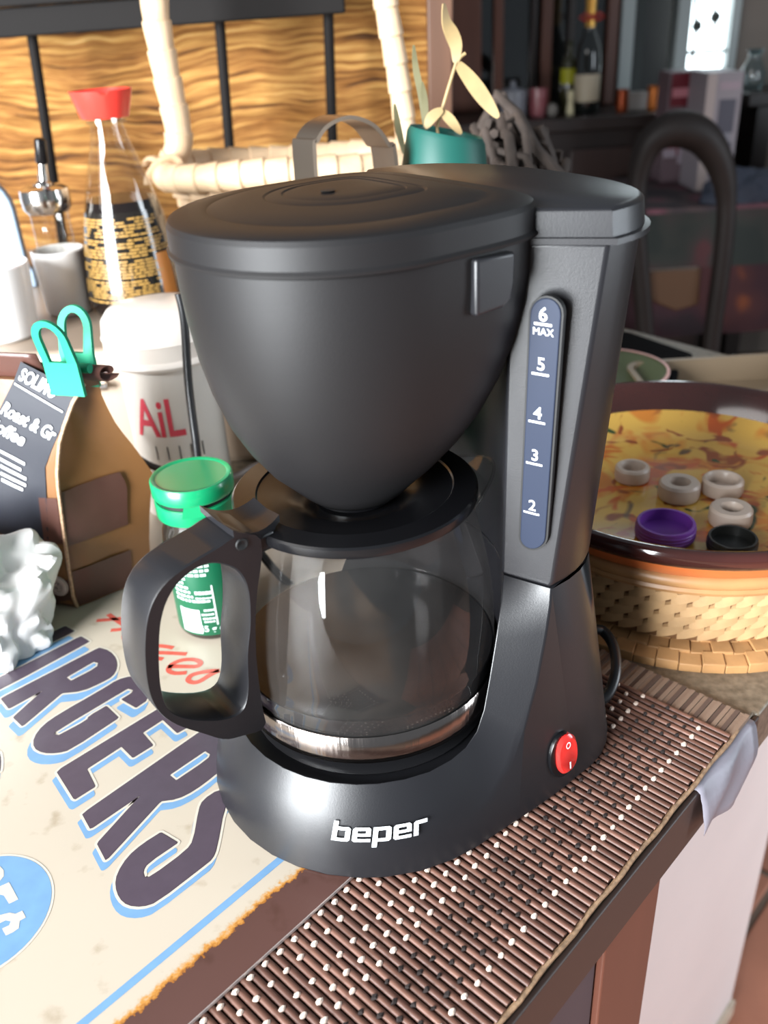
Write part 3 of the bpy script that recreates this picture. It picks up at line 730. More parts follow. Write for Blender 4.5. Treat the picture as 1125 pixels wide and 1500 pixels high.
for z, a0, a1 in rows:
    a = a0
    while a < a1:
        w = random.uniform(.05, .16); n = 3
        vs = [JC + Vector((.0213 * cos(a + w * i / n), .0213 * sin(a + w * i / n), z + h)) for i in range(n + 1) for h in (0, .0017)]
        m.add(vs, [(2 * i, 2 * i + 2, 2 * i + 3, 2 * i + 1) for i in range(n)]); a += w + .035
for z, a0, a1, h in ((.0325, -1.78, -1.40, .0022), (.0297, -1.78, -1.40, .0010), (.0274, -1.78, -1.40, .0014), (.0215, -1.62, -1.38, .0014), (.0187, -1.70, -1.38, .0013), (.0160, -1.68, -1.38, .0013), (.0140, -1.66, -1.38, .0011)):
    a = a0
    while a < a1:
        w = random.uniform(.04, .10); vs = [JC + Vector((.0213 * cos(a + w * i), .0213 * sin(a + w * i), z + hh)) for i in (0, 1) for hh in (0, h)]
        m.add(vs, [(0, 2, 3, 1)]); a += w + .012
put_text(m, lambda x, y: on_jar(x, y, .0080, -1.50), '45 g e', size=.0056, bold=.00012, sub=False)
for a0, a1, z0, z1 in ((-2.35, -1.74, .0065, .0225), (-1.345, -1.30, .0120, .0380)):
    n = 8; vs = [JC + Vector((.02125 * cos(a0 + (a1 - a0) * i / n), .02125 * sin(a0 + (a1 - a0) * i / n), z)) for i in range(n + 1) for z in (z0, z1)]
    m.add(vs, [(2 * i, 2 * i + 2, 2 * i + 3, 2 * i + 1) for i in range(n)])
m.build('label_print', M('pale_mint_ink', rgb(190, 208, 202), .4), lab, smooth=0)
m = MB(); m.lathe([(.0185, .0740), (.0208, .0742), (.0212, .0750), (.0212, .0825), (.0205, .0832), (0, .0832)], seg=56)
jl = m.build('lid', GREENLID, jar, xf=JG)
m = MB(); m.lathe([(0, .0830), (.0192, .0830), (.0192, .0870), (0, .0870)], seg=48); m.build('lid_gap', DARK, jl, xf=JG)
m = MB(); m.lathe([(0, .0862), (.0214, .0862), (.0218, .0870), (.0218, .0942), (.0210, .0952), (.0190, .0950), (.0186, .0946), (0, .0946)], seg=56); m.build('flip_cap', GREENLID, jl, xf=JG)
m = MB()
for a in (-1.45,):
    d = Vector((cos(a), sin(a), 0)); n = Vector((-d.y, d.x, 0)); c = d * .0203
    m.hexa([c - n * .006 - d * .001 + Vector((0, 0, .080)), c + n * .006 - d * .001 + Vector((0, 0, .080)), c + n * .006 + d * .0011 + Vector((0, 0, .080)), c - n * .006 + d * .0011 + Vector((0, 0, .080))],
           [c - n * .0035 - d * .001 + Vector((0, 0, .089)), c + n * .0035 - d * .001 + Vector((0, 0, .089)), c + n * .0035 + d * .0011 + Vector((0, 0, .089)), c - n * .0035 + d * .0011 + Vector((0, 0, .089))])
m.build('lid_hinge', GREENLID, jl, xf=JG)

# ------------------------------------------------------------------ coffee bag with clip
BG0 = az(110, 892, SZ); bd = Vector((cos(rad(37)), sin(rad(37)), 0)); bq = Vector((cos(rad(163)), sin(rad(163)), 0))   # gusset depth, width
nf = Vector((-sin(rad(163)), cos(rad(163)), 0)); nf = -nf if nf.y > 0 else nf
bag = thing('coffee_bag', 'brown checked foil coffee bag with black label, rolled top held by a green clip', 'bag', (BG0.x, BG0.y, SZ + .0003))
QT = [(0.0, 0.0)]
for px_ in ((100, 830), (92, 770), (83, 700), (86, 650), (96, 600), (112, 566)):
    P_ = pl(px_[0], px_[1], BG0, nf); QT.append((P_.z - SZ, (P_ - BG0).dot(bq)))
QT.append((.30, QT[-1][1] - .02))
def qsh(z):
    for (z0, q0), (z1, q1) in zip(QT, QT[1:]):
        if z <= z1: return q0 + (q1 - q0) * max(0, (z - z0)) / max(1e-6, z1 - z0)
    return QT[-1][1]
ZTOP = QT[-2][0]
def BP(p, q, z): return BG0 + bd * p + bq * (q + qsh(z - ZB)) + Vector((0, 0, z - SZ))
DB, WB, ZB = .050, .086, SZ + .0004
TAN = M('tan_foil', rgb(122, 84, 50), .33, var=.06, vscale=40, bump=.25, bscale=45)
BRN = M('brown_foil', rgb(80, 52, 45), .32, var=.06, vscale=40, bump=.25, bscale=45)
BLK = M('black_label_foil', rgb(36, 38, 46), .5, spec=.3, bump=.2, bscale=35)
# gusset profile: depth and left/right shift by height
KZ = ZTOP / .156
LV = [(0, .002, .047), (.004, .0, .050), (.030, 0, .051), (.055, 0, .053), (.076, 0, .057), (.098, 0, .047), (.118, 0, .034), (.142, .002, .020), (.156, .004, .012)]
LV = [(z * KZ, p0, p1) for z, p0, p1 in LV]
def lev(z):
    for (z0, a0, b0), (z1, a1, b1) in zip(LV, LV[1:]):
        if z <= z1: t = (z - z0) / (z1 - z0); return a0 + (a1 - a0) * t, b0 + (b1 - b0) * t
    return LV[-1][1:]
def bagring(z):
    a, b = lev(z); mid = (a + b) / 2; bl = .004 * sin(min(1, z / .10) * pi); o = []
    pin = .009 * max(0, (z - .045) / .07)
    for q in (0, .002): o.append(BP(a + (0 if q == 0 else -.0006), q, ZB + z))
    for k in range(1, 8): o.append(BP(a, WB * k / 8, ZB + z) + nf * (bl * sin(pi * k / 8)))
    o.append(BP(a, WB, ZB + z)); o.append(BP(mid, WB - pin, ZB + z)); o.append(BP(b, WB, ZB + z))
    for k in range(7, 0, -1): o.append(BP(b + bl * sin(pi * k / 8), WB * k / 8, ZB + z))
    o.append(BP(b, 0, ZB + z)); o.append(BP((mid + b) / 2, pin * .8 - .0008, ZB + z)); o.append(BP(mid, pin, ZB + z)); o.append(BP((a + mid) / 2, pin * .8 - .0008, ZB + z))
    return o
m = MB(); m.loft([bagring(z) for z in [q * KZ for q in (0, .004, .016, .030, .045, .06, .078, .087, .096, .105, .114, .122, .132, .144, .156)]])
bb = m.build('foil_body', TAN, bag, smooth=50)
# right-hand gusset face patches
def gus(u, z, o=.0005):
    a, b = lev(z); pin = .009 * max(0, (z - .045) / .07); p = a + (b - a) * u
    w = (1 - abs(2 * u - 1)); q = pin * (w if w > .5 else w * 1.6) * 1 - (.0008 if .1 < u < .9 else 0)
    return BP(p, min(q, pin) - o - .0006, ZB + z)
def gpatch(mb, u0, u1, z0, z1, n=6, k=6): mb.grid(lambda u, v: gus(u0 + (u1 - u0) * u, z0 + (z1 - z0) * v), n, k)
m = MB(); gpatch(m, .02, .72, .0015, .026); gpatch(m, .02, .70, .044, .079); m.build('brown_check', BRN, bb, smooth=60, label='brown check on the side fold')
# front face: label, checks, words
def frt(q, z, o=.0007):
    a, b = lev(z); bl = .004 * sin(min(1, z / .10) * pi); return BP(a, q, ZB + z) + nf * (bl * sin(pi * min(1, max(0, q / WB))) + o)
def fpx(x, y, o=.0012):
    P = pl(x, y, BG0, nf); z = P.z - ZB; q = (P - BG0).dot(bq) - qsh(z); return frt(q, z, o)
LQ = [[(20, 532), (107, 577)], [(-18, 640), (67, 684)], [(-75, 745), (75, 800)]]
def lquad(u, v, o=.0007):
    k = 0 if v < .5 else 1; c = [[Vector((*p, 0)) for p in r] for r in LQ]; p = c[k][0].lerp(c[k][1], u).lerp(c[k + 1][0].lerp(c[k + 1][1], u), v * 2 - k); return fpx(p.x, p.y, o)
m = MB(); m.grid(lambda u, v: lquad(u, v), 10, 16); lb = m.build('black_label', BLK, bb, smooth=60, label='black label')
m = MB(); m.grid(lambda u, v: frt(.001 + .011 * u, .046 + .030 * v), 3, 5); m.build('brown_check', BRN, bb, smooth=60)
m = MB(); m.grid(lambda u, v: frt(.001 + .080 * u, .001 + .020 * v), 8, 3); m.build('brown_check', BRN, bb, smooth=60)
def btext(body, x0, y0, x1, y1, cap, x_end=None):
    """a word whose baseline runs between two marked points of the face"""
    vs, fs = text_mesh(body, size=1, bold=.028, sub=False, align='LEFT'); w = max(p.x for p in vs); d = Vector((x1 - x0, y1 - y0)); L = d.length; n = Vector((d.y, -d.x)) / L
    m = MB(); m.add([fpx(x0 + d.x * p.x / w + n.x * p.y / .72 * cap + .16 * cap * 0, y0 + d.y * p.x / w + n.y * p.y / .72 * cap, .0014) for p in vs], fs); m.build('printed_word', WHITEINK, lb, smooth=0)
btext('SOLIMO', 17, 557, 73, 585, 19); btext('Roast & Gr', -3, 604, 78, 645, 18); btext('Coffee', -22, 622, 35, 652, 17)
def bline(x0, y0, x1, y1, w):
    m = MB(); m.grid(lambda u, v: fpx(x0 + (x1 - x0) * u, y0 + (y1 - y0) * u + w * v, .0014), 6, 1); m.build('printed_line', WHITEINK, lb, smooth=0)
bline(13, 562, 89, 602, 2.6)
for x0, y0, x1, y1 in ((2, 657, 39, 676), (2, 668, 34, 684), (4, 678, 42, 697), (5, 688, 42, 706), (7, 697, 38, 712)): bline(x0, y0, x1, y1, 4)
# light piping on the front corner seam
m = MB(); m.tube([BP(lev(z)[0], -.0006, ZB + z) + nf * .0006 for z in [KZ * q for q in (.001, .01, .03, .05, .07, .08, .09, .10, .11, .12, .13, .145, .156)]], .0011, 6); m.build('corner_seam', M('pale_seam', rgb(186, 150, 122), .3, var=.3, vscale=700), bb)
# rolled top
m = MB(); zt = ZB + ZTOP + .002; c0 = .010
pts = [(c0 + (.0005 + .0062 * t) * cos(t * 9.5 + 2.6), .0062 * t * sin(t * 9.5 + 2.6)) for t in [i / 26 for i in range(27)]]
vs = [BP(p + .004, q, zt + .002 + dz) for p, dz in pts for q in (-.004, WB + .002)]
m.add(vs, [(2 * i, 2 * i + 2, 2 * i + 3, 2 * i + 1) for i in range(len(pts) - 1)])
o = m.build('rolled_top', BRN, bag, smooth=60); sm = o.modifiers.new('solid', 'SOLIDIFY'); sm.thickness = .0006
# upright flap behind the clip
m = MB(); m.grid(lambda u, v: BP(.010 - .006 * v, .026 + .060 * u, ZB + ZTOP - .001 + .016 * v * (1 - .35 * max(0, u - .8) / .2)), 8, 6); o = m.build('top_flap', BRN, bag, smooth=60); sm = o.modifiers.new('solid', 'SOLIDIFY'); sm.thickness = .0008
# valve
m = MB(); vc = pl(85, 858, BG0 + nf * .0016, nf); Rv = nf.to_track_quat('Z', 'Y').to_matrix()
m.lathe([(0, .0004), (.0030, .0006), (.0036, .0014), (.0058, .0014), (.0066, .0010), (.0068, -.0004)], vc, 28, Rv)
for a in (.3, 1.6, 2.9, 4.2, 5.4): m.box(vc + nf * .0012 + (Rv @ Vector((cos(a), sin(a), 0))) * .0019, (.0011, .0011, .0014))
m.build('degassing_valve', M('clear_pinkish_plastic', rgb(196, 178, 172), .25), bag, label='round pale plastic valve')
# the clip
CLIP = M('mint_green_plastic', rgb(26, 142, 106), .55, spec=.3)
cc_ = pl(103, 533, BG0 + bd * .007, nf)
clip = thing('bag_clip', 'mint green plastic clip with two loop handles on the coffee bag', 'clip', cc_)
def jaw(sgn, name):
    m = MB(); n = 14
    # loop handle outline in (across, up), then extruded along the bag depth direction
    W2 = .0098
    out = [(-W2, -.018), (W2, -.018), (W2, .004)] + [(W2 * .98 * cos(rad(a)), .020 + .0135 * sin(rad(a))) for a in range(0, 181, 15)] + [(-W2, .004)]
    inn = [(.0056 * cos(rad(a)), .020 + .0092 * sin(rad(a))) for a in range(0, 181, 20)] + [(-.0056, .0045), (.0044, .0045)]
    P = lambda x, y, o: cc_ + bq * (-x) + nf * (sgn * (.0048 + abs(y + .003) * (.20 if y > -.003 else .06)) + o * sgn) + Vector((0, 0, y * .80))
    A = resample([(x, y, 0) for x, y in out], 60); c = Vector((0, .004, 0))
    for o0, o1 in ((0, .0022),):
        tri = tessellate_polygon([[Vector((x, y, 0)) for x, y in out], [Vector((x, y, 0)) for x, y in inn]]); allp = out + inn
        n0 = len(allp); vs = [P(x, y, o0) for x, y in allp] + [P(x, y, o1) for x, y in allp]
        fs = [tuple(t) for t in tri] + [tuple(n0 + i for i in t) for t in tri]
        a, b = len(out), len(inn)
        fs += [(i, (i + 1) % a, n0 + (i + 1) % a, n0 + i) for i in range(a)] + [(a + i, a + (i + 1) % b, n0 + a + (i + 1) % b, n0 + a + i) for i in range(b)]
        m.add(vs, fs)
    return m.build(name, CLIP, clip, smooth=30)
jaw(1, 'clip_arm'); jaw(-1, 'clip_arm')
m = MB(); m.tube([cc_ + bq * q + Vector((0, 0, -.002)) for q in (-.011, .011)], .0026, 12); m.build('spring_pin', CLIP, clip)

# ------------------------------------------------------------------ crumpled white napkin
m = MB(); nc = Vector((-.249, .410, SZ))
def nap(u, v):
    a = 2 * pi * u; e = v * pi / 2; d = Vector((cos(a) * cos(e), sin(a) * cos(e), sin(e)))
    f = 1 + .34 * noise.noise(d * 2.1 + Vector((3.1, 0, 1))) + .20 * abs(noise.noise(d * 3.6 + Vector((9, 2, 4)))) + .03 * abs(noise.noise(d * 9))
    p = Vector((d.x * .069, d.y * .040, d.z * .070)) * f; p.x *= .72 + .36 * d.z; p.y *= .72 + .36 * d.z; return nc + p + Vector((.012 * d.z, -.0, .0006))
m.grid(nap, 96, 40); o = m.build('paper_napkin', M('white_tissue_paper', rgb(252, 250, 248), .9), smooth=28, at=nc)
tag(o, 'crumpled white paper napkin lying on the tin sign by the left edge', 'napkin')

# ------------------------------------------------------------------ enamel canister
KC = Vector((-.1395, .575, ZC + .0002)); KG = lambda p: KC + Vector((p[0], p[1], p[2]))
can = thing('garlic_canister', 'cream enamel canister with red AIL lettering and a rimmed lid', 'canister', KC)
CREAM = M('cream_enamel', rgb(236, 230, 222), .25, coat=.4)
TAUPE = M('pale_taupe_enamel', rgb(226, 216, 206), .3, coat=.3)
def aK(x, y): P = pl(x, y, KC + Vector((.0, -.033, 0)), Vector((.24, -.97, 0))); return math.atan2(P.y - KC.y, P.x - KC.x), P.z - KC.z
m = MB(); m.lathe([(0, 0), (.0300, 0), (.0312, .002), (.0315, .006), (.0320, .114), (.0335, .116), (.0325, .1185), (0, .1185)], seg=64); cb = m.build('can_body', CREAM, can, xf=KG)
m = MB(); m.lathe([(.0325, .1150), (.0402, .1160), (.0412, .1180), (.0402, .1202), (.0386, .1210), (.0384, .1300), (.0392, .1315), (.0384, .1330), (.0372, .1420), (.0330, .1475), (.0200, .1505), (0, .1512)], seg=64)
m.build('can_lid', TAUPE, can, xf=KG)
m = MB(); zb = aK(240, 641)[1]; a0 = -1.335 - .40
put_text(m, lambda x, y: KG(Vector((.0322 * cos(a0 + x / .034), .0322 * sin(a0 + x / .034), 0.0690 + y * 1.42))), 'AiL', size=.0265, bold=.0004, space=.98)
m.build('lettering', M('faded_red_ink', rgb(212, 70, 86), .4), cb, smooth=0)
m = MB()
for k in range(5):
    a = a0 - .16 + k * .25; d = Vector((cos(a), sin(a), 0)); n = Vector((-d.y, d.x, 0)) * .0004
    m.add([KC + d * .0322 + n * sx_ + Vector((0, 0, z)) for sx_, z in ((-1, .0515), (1, .0515), (1, .0615), (-1, .0615))], [(0, 1, 2, 3)])
m.build('air_slot', DARK, cb, smooth=0)['kind'] = 'stuff'

# ------------------------------------------------------------------ brushed steel bread bin carrying the bottles
BX0, BX1, BY0, BY1, BT = -.42, .035, .640, 1.02, .0955
binb = thing('bread_bin', 'brushed steel bread bin behind the canister, carrying bottles and basket', 'bread bin', ((BX0 + BX1) / 2, (BY0 + BY1) / 2, ZC))
BRN_ST = M('brushed_bronze_steel', rgb(176, 158, 140), .42, .35, var=.05, vscale=6, bump=.12, bscale=400, bstretch=(1, 1, .03))
m = MB(); m.box(((BX0 + BX1) / 2, (BY0 + BY1) / 2, (ZC + BT) / 2), (BX1 - BX0, BY1 - BY0, BT - ZC)); m.build('bin_body', BRN_ST, binb, bevel=.006)
m = MB(); m.box(((BX0 + BX1) / 2, BY0 - .0012, .041), (BX1 - BX0 - .012, .003, .078)); dr = m.build('bin_door', BRN_ST, binb, bevel=.001)
m = MB(); m.tube([(-.30, BY0 - .010, .070), (-.24, BY0 - .012, .070), (-.20, BY0 - .010, .070)], .003, 10); m.box((-.295, BY0 - .006, .070), (.005, .010, .005)); m.box((-.205, BY0 - .006, .070), (.005, .010, .005)); m.build('door_handle', STEEL, dr)

# ------------------------------------------------------------------ soy sauce bottle
SC_ = Vector((-.1955, .750, BT)); SG = lambda p: SC_ + Vector((p[0], p[1], p[2]))
soy = thing('soy_sauce_bottle', 'glass soy sauce bottle with flared red cap and black and gold label', 'bottle', SC_)
sp_ = [(0, .0005), (.033, .0005), (.0375, .002), (.0392, .006), (.0398, .014), (.0390, .028), (.0360, .052), (.0315, .076), (.0255, .098), (.0190, .118), (.0147, .132), (.0128, .142), (.0126, .148)]
def srad(z):
    for (r0, z0), (r1, z1) in zip(sp_, sp_[1:]):
        if z <= z1: return r0 + (r1 - r0) * (z - z0) / max(1e-9, z1 - z0)
    return .0126
m = MB(); m.lathe(sp_, seg=56); sb_ = m.build('bottle_glass', GL, soy, xf=SG, smooth=60)
m = MB(); zz = [.002, .006, .014, .028, .052, .076, .089]; m.lathe([(0, .0016)] + [(srad(z) - .0012, z) for z in zz] + [(0, .0892)], seg=48)
m.build('soy_sauce', M('black_soy_sauce', rgb(22, 14, 12), .1), soy, xf=SG)
m = MB()
def slab(u, v): a = -2.75 + 2.35 * u; z = .0125 + .070 * v; r = srad(z) + .0002; return SG(Vector((r * cos(a), r * sin(a), z)))
m.grid(slab, 40, 14); sl = m.build('bottle_label', M('black_bottle_label', rgb(26, 22, 18), .12, coat=.8), soy, smooth=60)
m = MB(); random.seed(11)
z = .0145; row = 0
while z < .080:
    u = .02 + (.10 if row % 9 == 8 else 0)
    while u < (.80 if z < .050 else .93):
        w = random.uniform(.03, .11)
        if random.random() > .16: m.grid(lambda a, b: (lambda p: SC_ + (p - SC_) * 1.006 + Vector((0, 0, -.006 * (p.z - SC_.z))))(slab(u + w * a, (z + .0013 * b - .0125) / .070)), 2, 1)
        u += w + .012
    z += .0024 if row % 6 else .0036; row += 1
m.build('gold_print', M('gold_ink', rgb(168, 130, 66), .4), sl, smooth=0, label='rows of tiny gold print')
m = MB(); m.grid(lambda a, b: (lambda p: SC_ + (p - SC_) * 1.005 + Vector((0, 0, -.005 * (p.z - SC_.z))))(slab(.84 + .15 * a, .03 + .50 * b)), 5, 5); m.build('amber_panel', M('amber_label', rgb(186, 116, 44), .35), sl, smooth=60)
m = MB(); m.lathe([(.0135, .1440), (.0150, .1445), (.0152, .1480), (.0130, .1485)], seg=40); m.build('neck_ring', GL, soy, xf=SG)
m = MB(); cap = []
for r, z in ((.0178, .1482), (.0182, .1486), (.0236, .1672), (.0232, .1678), (.0214, .1676), (.0196, .1640), (0, .1640)):
    ring = []
    for i in range(48):
        a = 2 * pi * i / 48; k = max(0, 1 - abs(((a - 5.05 + pi) % (2 * pi)) - pi) / .16) if z > .163 else 0
        ring.append(Vector((r * cos(a), r * sin(a), z - (.0045 * k if z > .166 else 0))))
    cap.append(ring)
m.loft(cap, cap0=True, cap1=False); m.build('cap', M('coral_red_plastic', rgb(222, 60, 50), .35), soy, xf=SG, smooth=35)

# ------------------------------------------------------------------ oil cruet in a white cup, second white cup at the edge
WCER = M('white_ceramic', rgb(240, 238, 236), .25, coat=.3)
def cup(c, r0, r1, h, name, label):
    m = MB(); t = .0022
    m.lathe([(0, 0), (r0 * .92, 0), (r0, .002), (r1, h - .001), (r1 - t * .5, h), (r1 - t, h - .001), (r0 - t, .004), (0, .004)], c, 48); o = m.build(name, WCER, at=c, smooth=40); tag(o, label, 'cup'); return o
QC = Vector((-.2555, .752, BT + .0002)); cup(QC, .0195, .0215, .0520, 'ceramic_cup', 'white ceramic cup holding the glass oil cruet left of the soy bottle')
oil = thing('oil_cruet', 'small clear glass cruet with chrome black-tipped pourer in a white cup', 'cruet', QC + Vector((0, 0, .0046)))
OG = lambda p: QC + Vector((p[0] + .0, p[1], p[2] + .0046))
m = MB(); m.lathe([(0, 0), (.0150, 0), (.0152, .002), (.0152, .066), (.0150, .074), (.0160, .077), (.0185, .081), (.0190, .088), (.0186, .094), (.0150, .0965), (.0075, .097)], seg=40); m.build('cruet_glass', GL, oil, xf=OG, smooth=60)
m = MB(); m.lathe([(.0160, .0765), (.0188, .0800), (.0193, .0880), (.0188, .0945), (.0150, .0968), (.0076, .0974)], QC + Vector((0, 0, .0046)), 36); m.build('neck_collar', STEEL, oil)
m = MB(); a_, b_ = OG(Vector((0, 0, .088))), ay(60, 222, .752); d_ = (b_ - a_).normalized()
m.tube([a_, a_ + d_ * .012, b_], .0042, 14, rs=[.0042, .0042, .0032]); m.lathe([(0, .090), (.0074, .090), (.0074, .0985), (.005, .1005), (0, .1005)], QC + Vector((0, 0, .0046)), 24); pr = m.build('pourer', STEEL, oil)
m = MB(); m.tube([b_ - d_ * .009, b_ - d_ * .008, b_ + d_ * .0085, b_ + d_ * .0098], .0048, 14, rs=[.0040, .0048, .0046, .0030]); m.build('pourer_cap', BLACK2, pr)
Q2 = Vector((-.2900, .690, BT + .0002)); cup(Q2, .0255, .0300, .0560, 'ceramic_cup', 'large white ceramic cup cut by the left picture edge')
m = MB(); m.lathe([(0, 0), (.014, 0), (.0145, .002), (.0145, .060), (.0115, .074), (.0118, .096), (.0122, .098)], Q2 + Vector((-.012, 0, .0044)), 36); o = m.build('glass_vial', GL, smooth=60); tag(o, 'narrow clear glass bottle standing in the large white cup', 'bottle')
m = MB(); bc = Vector((-.372, .845, BT + .0002)); R2 = [(bc.x + .055 * cos(rad(a)), bc.z + .070 + .040 * sin(rad(a))) for a in range(0, 181, 12)] + [(bc.x - .055, bc.z), (bc.x + .060, bc.z), (bc.x + .060, bc.z + .016), (bc.x + .055, bc.z + .020)]
m.loft([[Vector((x, bc.y - .005, z)) for x, z in R2], [Vector((x, bc.y + .005, z)) for x, z in R2]]); o = m.build('blue_grey_board', M('blue_grey_plastic', rgb(134, 152, 170), .4), bevel=.002); tag(o, 'blue grey rounded plastic board standing behind the cups', 'board')
# ------------------------------------------------------------------ wall panel behind, with post
pm = bpy.data.materials.new('golden_streaked_bark_wood'); pm.use_nodes = True; nt = pm.node_tree; p = nt.nodes['Principled BSDF']; p.inputs['Roughness'].default_value = .65; p.inputs['Specular IOR Level'].default_value = .25
tc = nt.nodes.new('ShaderNodeTexCoord'); mp = nt.nodes.new('ShaderNodeMapping'); mp.inputs['Scale'].default_value = (3.2, 3.2, 74)
wv = nt.nodes.new('ShaderNodeTexNoise'); wv.inputs['Scale'].default_value = 5; wv.inputs['Detail'].default_value = 3
mixv = nt.nodes.new('ShaderNodeMix'); mixv.data_type = 'VECTOR'; mixv.inputs[0].default_value = .07
nt.links.new(tc.outputs['Object'], wv.inputs['Vector']); nt.links.new(tc.outputs['Object'], mixv.inputs[4]); nt.links.new(wv.outputs['Color'], mixv.inputs[5])
nt.links.new(mixv.outputs[1], mp.inputs[0])
n1 = nt.nodes.new('ShaderNodeTexNoise'); n1.inputs['Scale'].default_value = 3.2; n1.inputs['Detail'].default_value = 9; n1.inputs['Roughness'].default_value = .62
nt.links.new(mp.outputs[0], n1.inputs['Vector'])
r1 = nt.nodes.new('ShaderNodeValToRGB'); e = r1.color_ramp.elements
e[0].position = .35; e[0].color = rgb(58, 32, 10); e[1].position = .76; e[1].color = rgb(206, 170, 112)
for pos, c in ((.43, (120, 76, 30)), (.52, (148, 102, 50)), (.62, (176, 132, 70))): q = e.new(pos); q.color = rgb(*c)
nt.links.new(n1.outputs[0], r1.inputs[0]); nt.links.new(r1.outputs[0], p.inputs['Base Color'])
bp_ = nt.nodes.new('ShaderNodeBump'); bp_.inputs['Strength'].default_value = .8; bp_.inputs['Distance'].default_value = .006
nt.links.new(n1.outputs[0], bp_.inputs['Height']); nt.links.new(bp_.outputs[0], p.inputs['Normal'])
PY = 1.09
m = MB()
def pan(u, v):
    x = -.95 + u * 1.038; z = ZC + v * .82
    return Vector((x, PY + .006 * noise.noise(Vector((x * 4, 0, z * 60))) + .004 * noise.noise(Vector((x * 9, 3, z * 140))), z))
m.grid(pan, 60, 150)
m.add([(-.95, PY + .03, ZC), (.088, PY + .03, ZC), (.088, PY + .03, ZC + .82), (-.95, PY + .03, ZC + .82)], [(0, 1, 2, 3)])
struct(m.build('wall_back', pm, smooth=60))
m = MB(); m.hexa([(.074, PY - .018, ZC), (.098, PY - .018, ZC), (.098, PY + .045, ZC), (.074, PY + .045, ZC)], [(.084, PY - .018, .82), (.116, PY - .018, .82), (.116, PY + .045, .82), (.084, PY + .045, .82)])
struct(m.build('trim_2', M('brown_post_wood', rgb(92, 62, 44), .5, var=.25, vscale=20, vstretch=(1, 1, .1)), bevel=.002))

# ------------------------------------------------------------------ black wire rack
RY = 1.00
rack = thing('wire_rack', 'black metal rack with three rods and top shelf in front of the wood panel', 'rack', (-.2, RY, BT))
RBLK = M('black_painted_metal', rgb(16, 13, 12), .75, spec=.2)
def rodp(px0, py0, px1, py1):
    a, b = ay(px0, py0, RY), ay(px1, py1, RY); d = (b - a); 
    return a - d * ((a.z - .315) / d.z) if False else a, b
for (a, b) in (((45, 40), (75, 240)), ((319, 0), (338, 240)), ((480, -2), (486, 180))):
    P, Q = ay(*a, RY), ay(*b, RY); d = (Q - P) / (Q.z - P.z)
    m = MB(); m.tube([P + d * (BT + .0015 - P.z), P + d * (.318 - P.z)], .0052, 12); m.build('rod', RBLK, rack)
m = MB(); a, b = ay(-60, 45, RY), ay(505, 4, RY); sl_ = (b - a)
def rail(y0, y1, z0, z1): m.hexa([(a.x, y0, a.z + z0), (b.x, y0, b.z + z0), (b.x, y1, b.z + z0), (a.x, y1, a.z + z0)], [(a.x, y0, a.z + z1), (b.x, y0, b.z + z1), (b.x, y1, b.z + z1), (a.x, y1, a.z + z1)])
rail(RY - .022, RY + .02, -.009, .016); m.build('front_rail', RBLK, rack, bevel=.002)
m = MB(); a = a - Vector((0, 0, .0)); rail(RY - .03, RY - .022, .016, .026); m.build('rail_lip', RBLK, rack, bevel=.002)
m = MB(); rail(RY + .021, PY - .008, .010, .016); m.build('shelf_plate', RBLK, rack)
# dried clutter on the shelf: pale shells
random.seed(5)
POS = ('leftmost', 'second from the left', 'third from the left', 'fourth from the left', 'rightmost')
for i in range(5):
    m = MB(); x = -.365 + i * .036; zt_ = a.z + (b.z - a.z) * (x - a.x) / (b.x - a.x) + .016; c = Vector((x, RY + .042 + random.uniform(-.008, .008), zt_))
    def shell(u, v):
        an = 2 * pi * u; e = v * pi; r = .013 * (1 + .1 * sin(8 * an)); return c + Vector((r * sin(e) * cos(an), r * sin(e) * sin(an), .0105 + .010 * -cos(e)))
    m.grid(shell, 24, 10); o = m.build('dried_pod', M('grey_dried_pod', rgb(150, 136, 116), .8, var=.4, vscale=200), smooth=60)
    tag(o, POS[i] + ' grey ribbed dried pod on top of the black rack', 'dried pod', 'dried pods on the rack shelf')

# ------------------------------------------------------------------ wicker basket with wrapped handle
BKC = Vector((-.068, .868, BT)); basket = thing('wicker_basket', 'pale wicker basket with leaf-wrapped handle behind coffee maker', 'basket', BKC)
WICK = M('pale_wicker_leaf', rgb(206, 176, 142), .5, var=.12, vscale=70, bump=.2, bscale=200)
def wrapped(name, pts, r0, r1, n, parent, pitch=.022, sq=.75):
    P = bez(pts, 40); L = [0]
    for a, b in zip(P, P[1:]): L.append(L[-1] + (b - a).length)
    m = MB(); rs = []; Q = []
    d = 0; i = 0; cnt = 0
    while d < L[-1]:
        while L[i + 1] < d: i += 1
        t = (d - L[i]) / max(1e-9, L[i + 1] - L[i]); Q.append(P[i].lerp(P[i + 1], t))
        st = (0, .3, .6, .93); f = st[cnt % 4]; rs.append((r0 + (r1 - r0) * d / L[-1]) * (.93 + .13 * f / .93)); cnt += 1
        d = (cnt // 4 + st[cnt % 4]) * pitch
    m.tube(Q, .01, 14, rs=rs, flat=1.0); return m.build(name, WICK, parent, smooth=35)
jl_ = ay(250, 243, .868); jr_ = ay(597, 212, .868)
hp = [jl_ + Vector((0, 0, -.012)), jl_, ay(262, 200, .868), ay(240, 90, .868), ay(226, 0, .868), ay(232, -90, .868), ay(300, -190, .868), ay(420, -240, .868), ay(520, -190, .868), ay(552, -80, .868), ay(566, 10, .868), ay(583, 110, .868), jr_]
wrapped('handle', hp, .0126, .0096, 0, basket)
rr = .114; rimz = .186
rimp = [BKC + Vector((rr * cos(rad(a)), rr * .50 * sin(rad(a)), rimz - BT + .002 * sin(rad(a * 3)))) for a in range(0, 361, 12)]
wrapped('rim', rimp, .0125, .0125, 0, basket, pitch=.020)
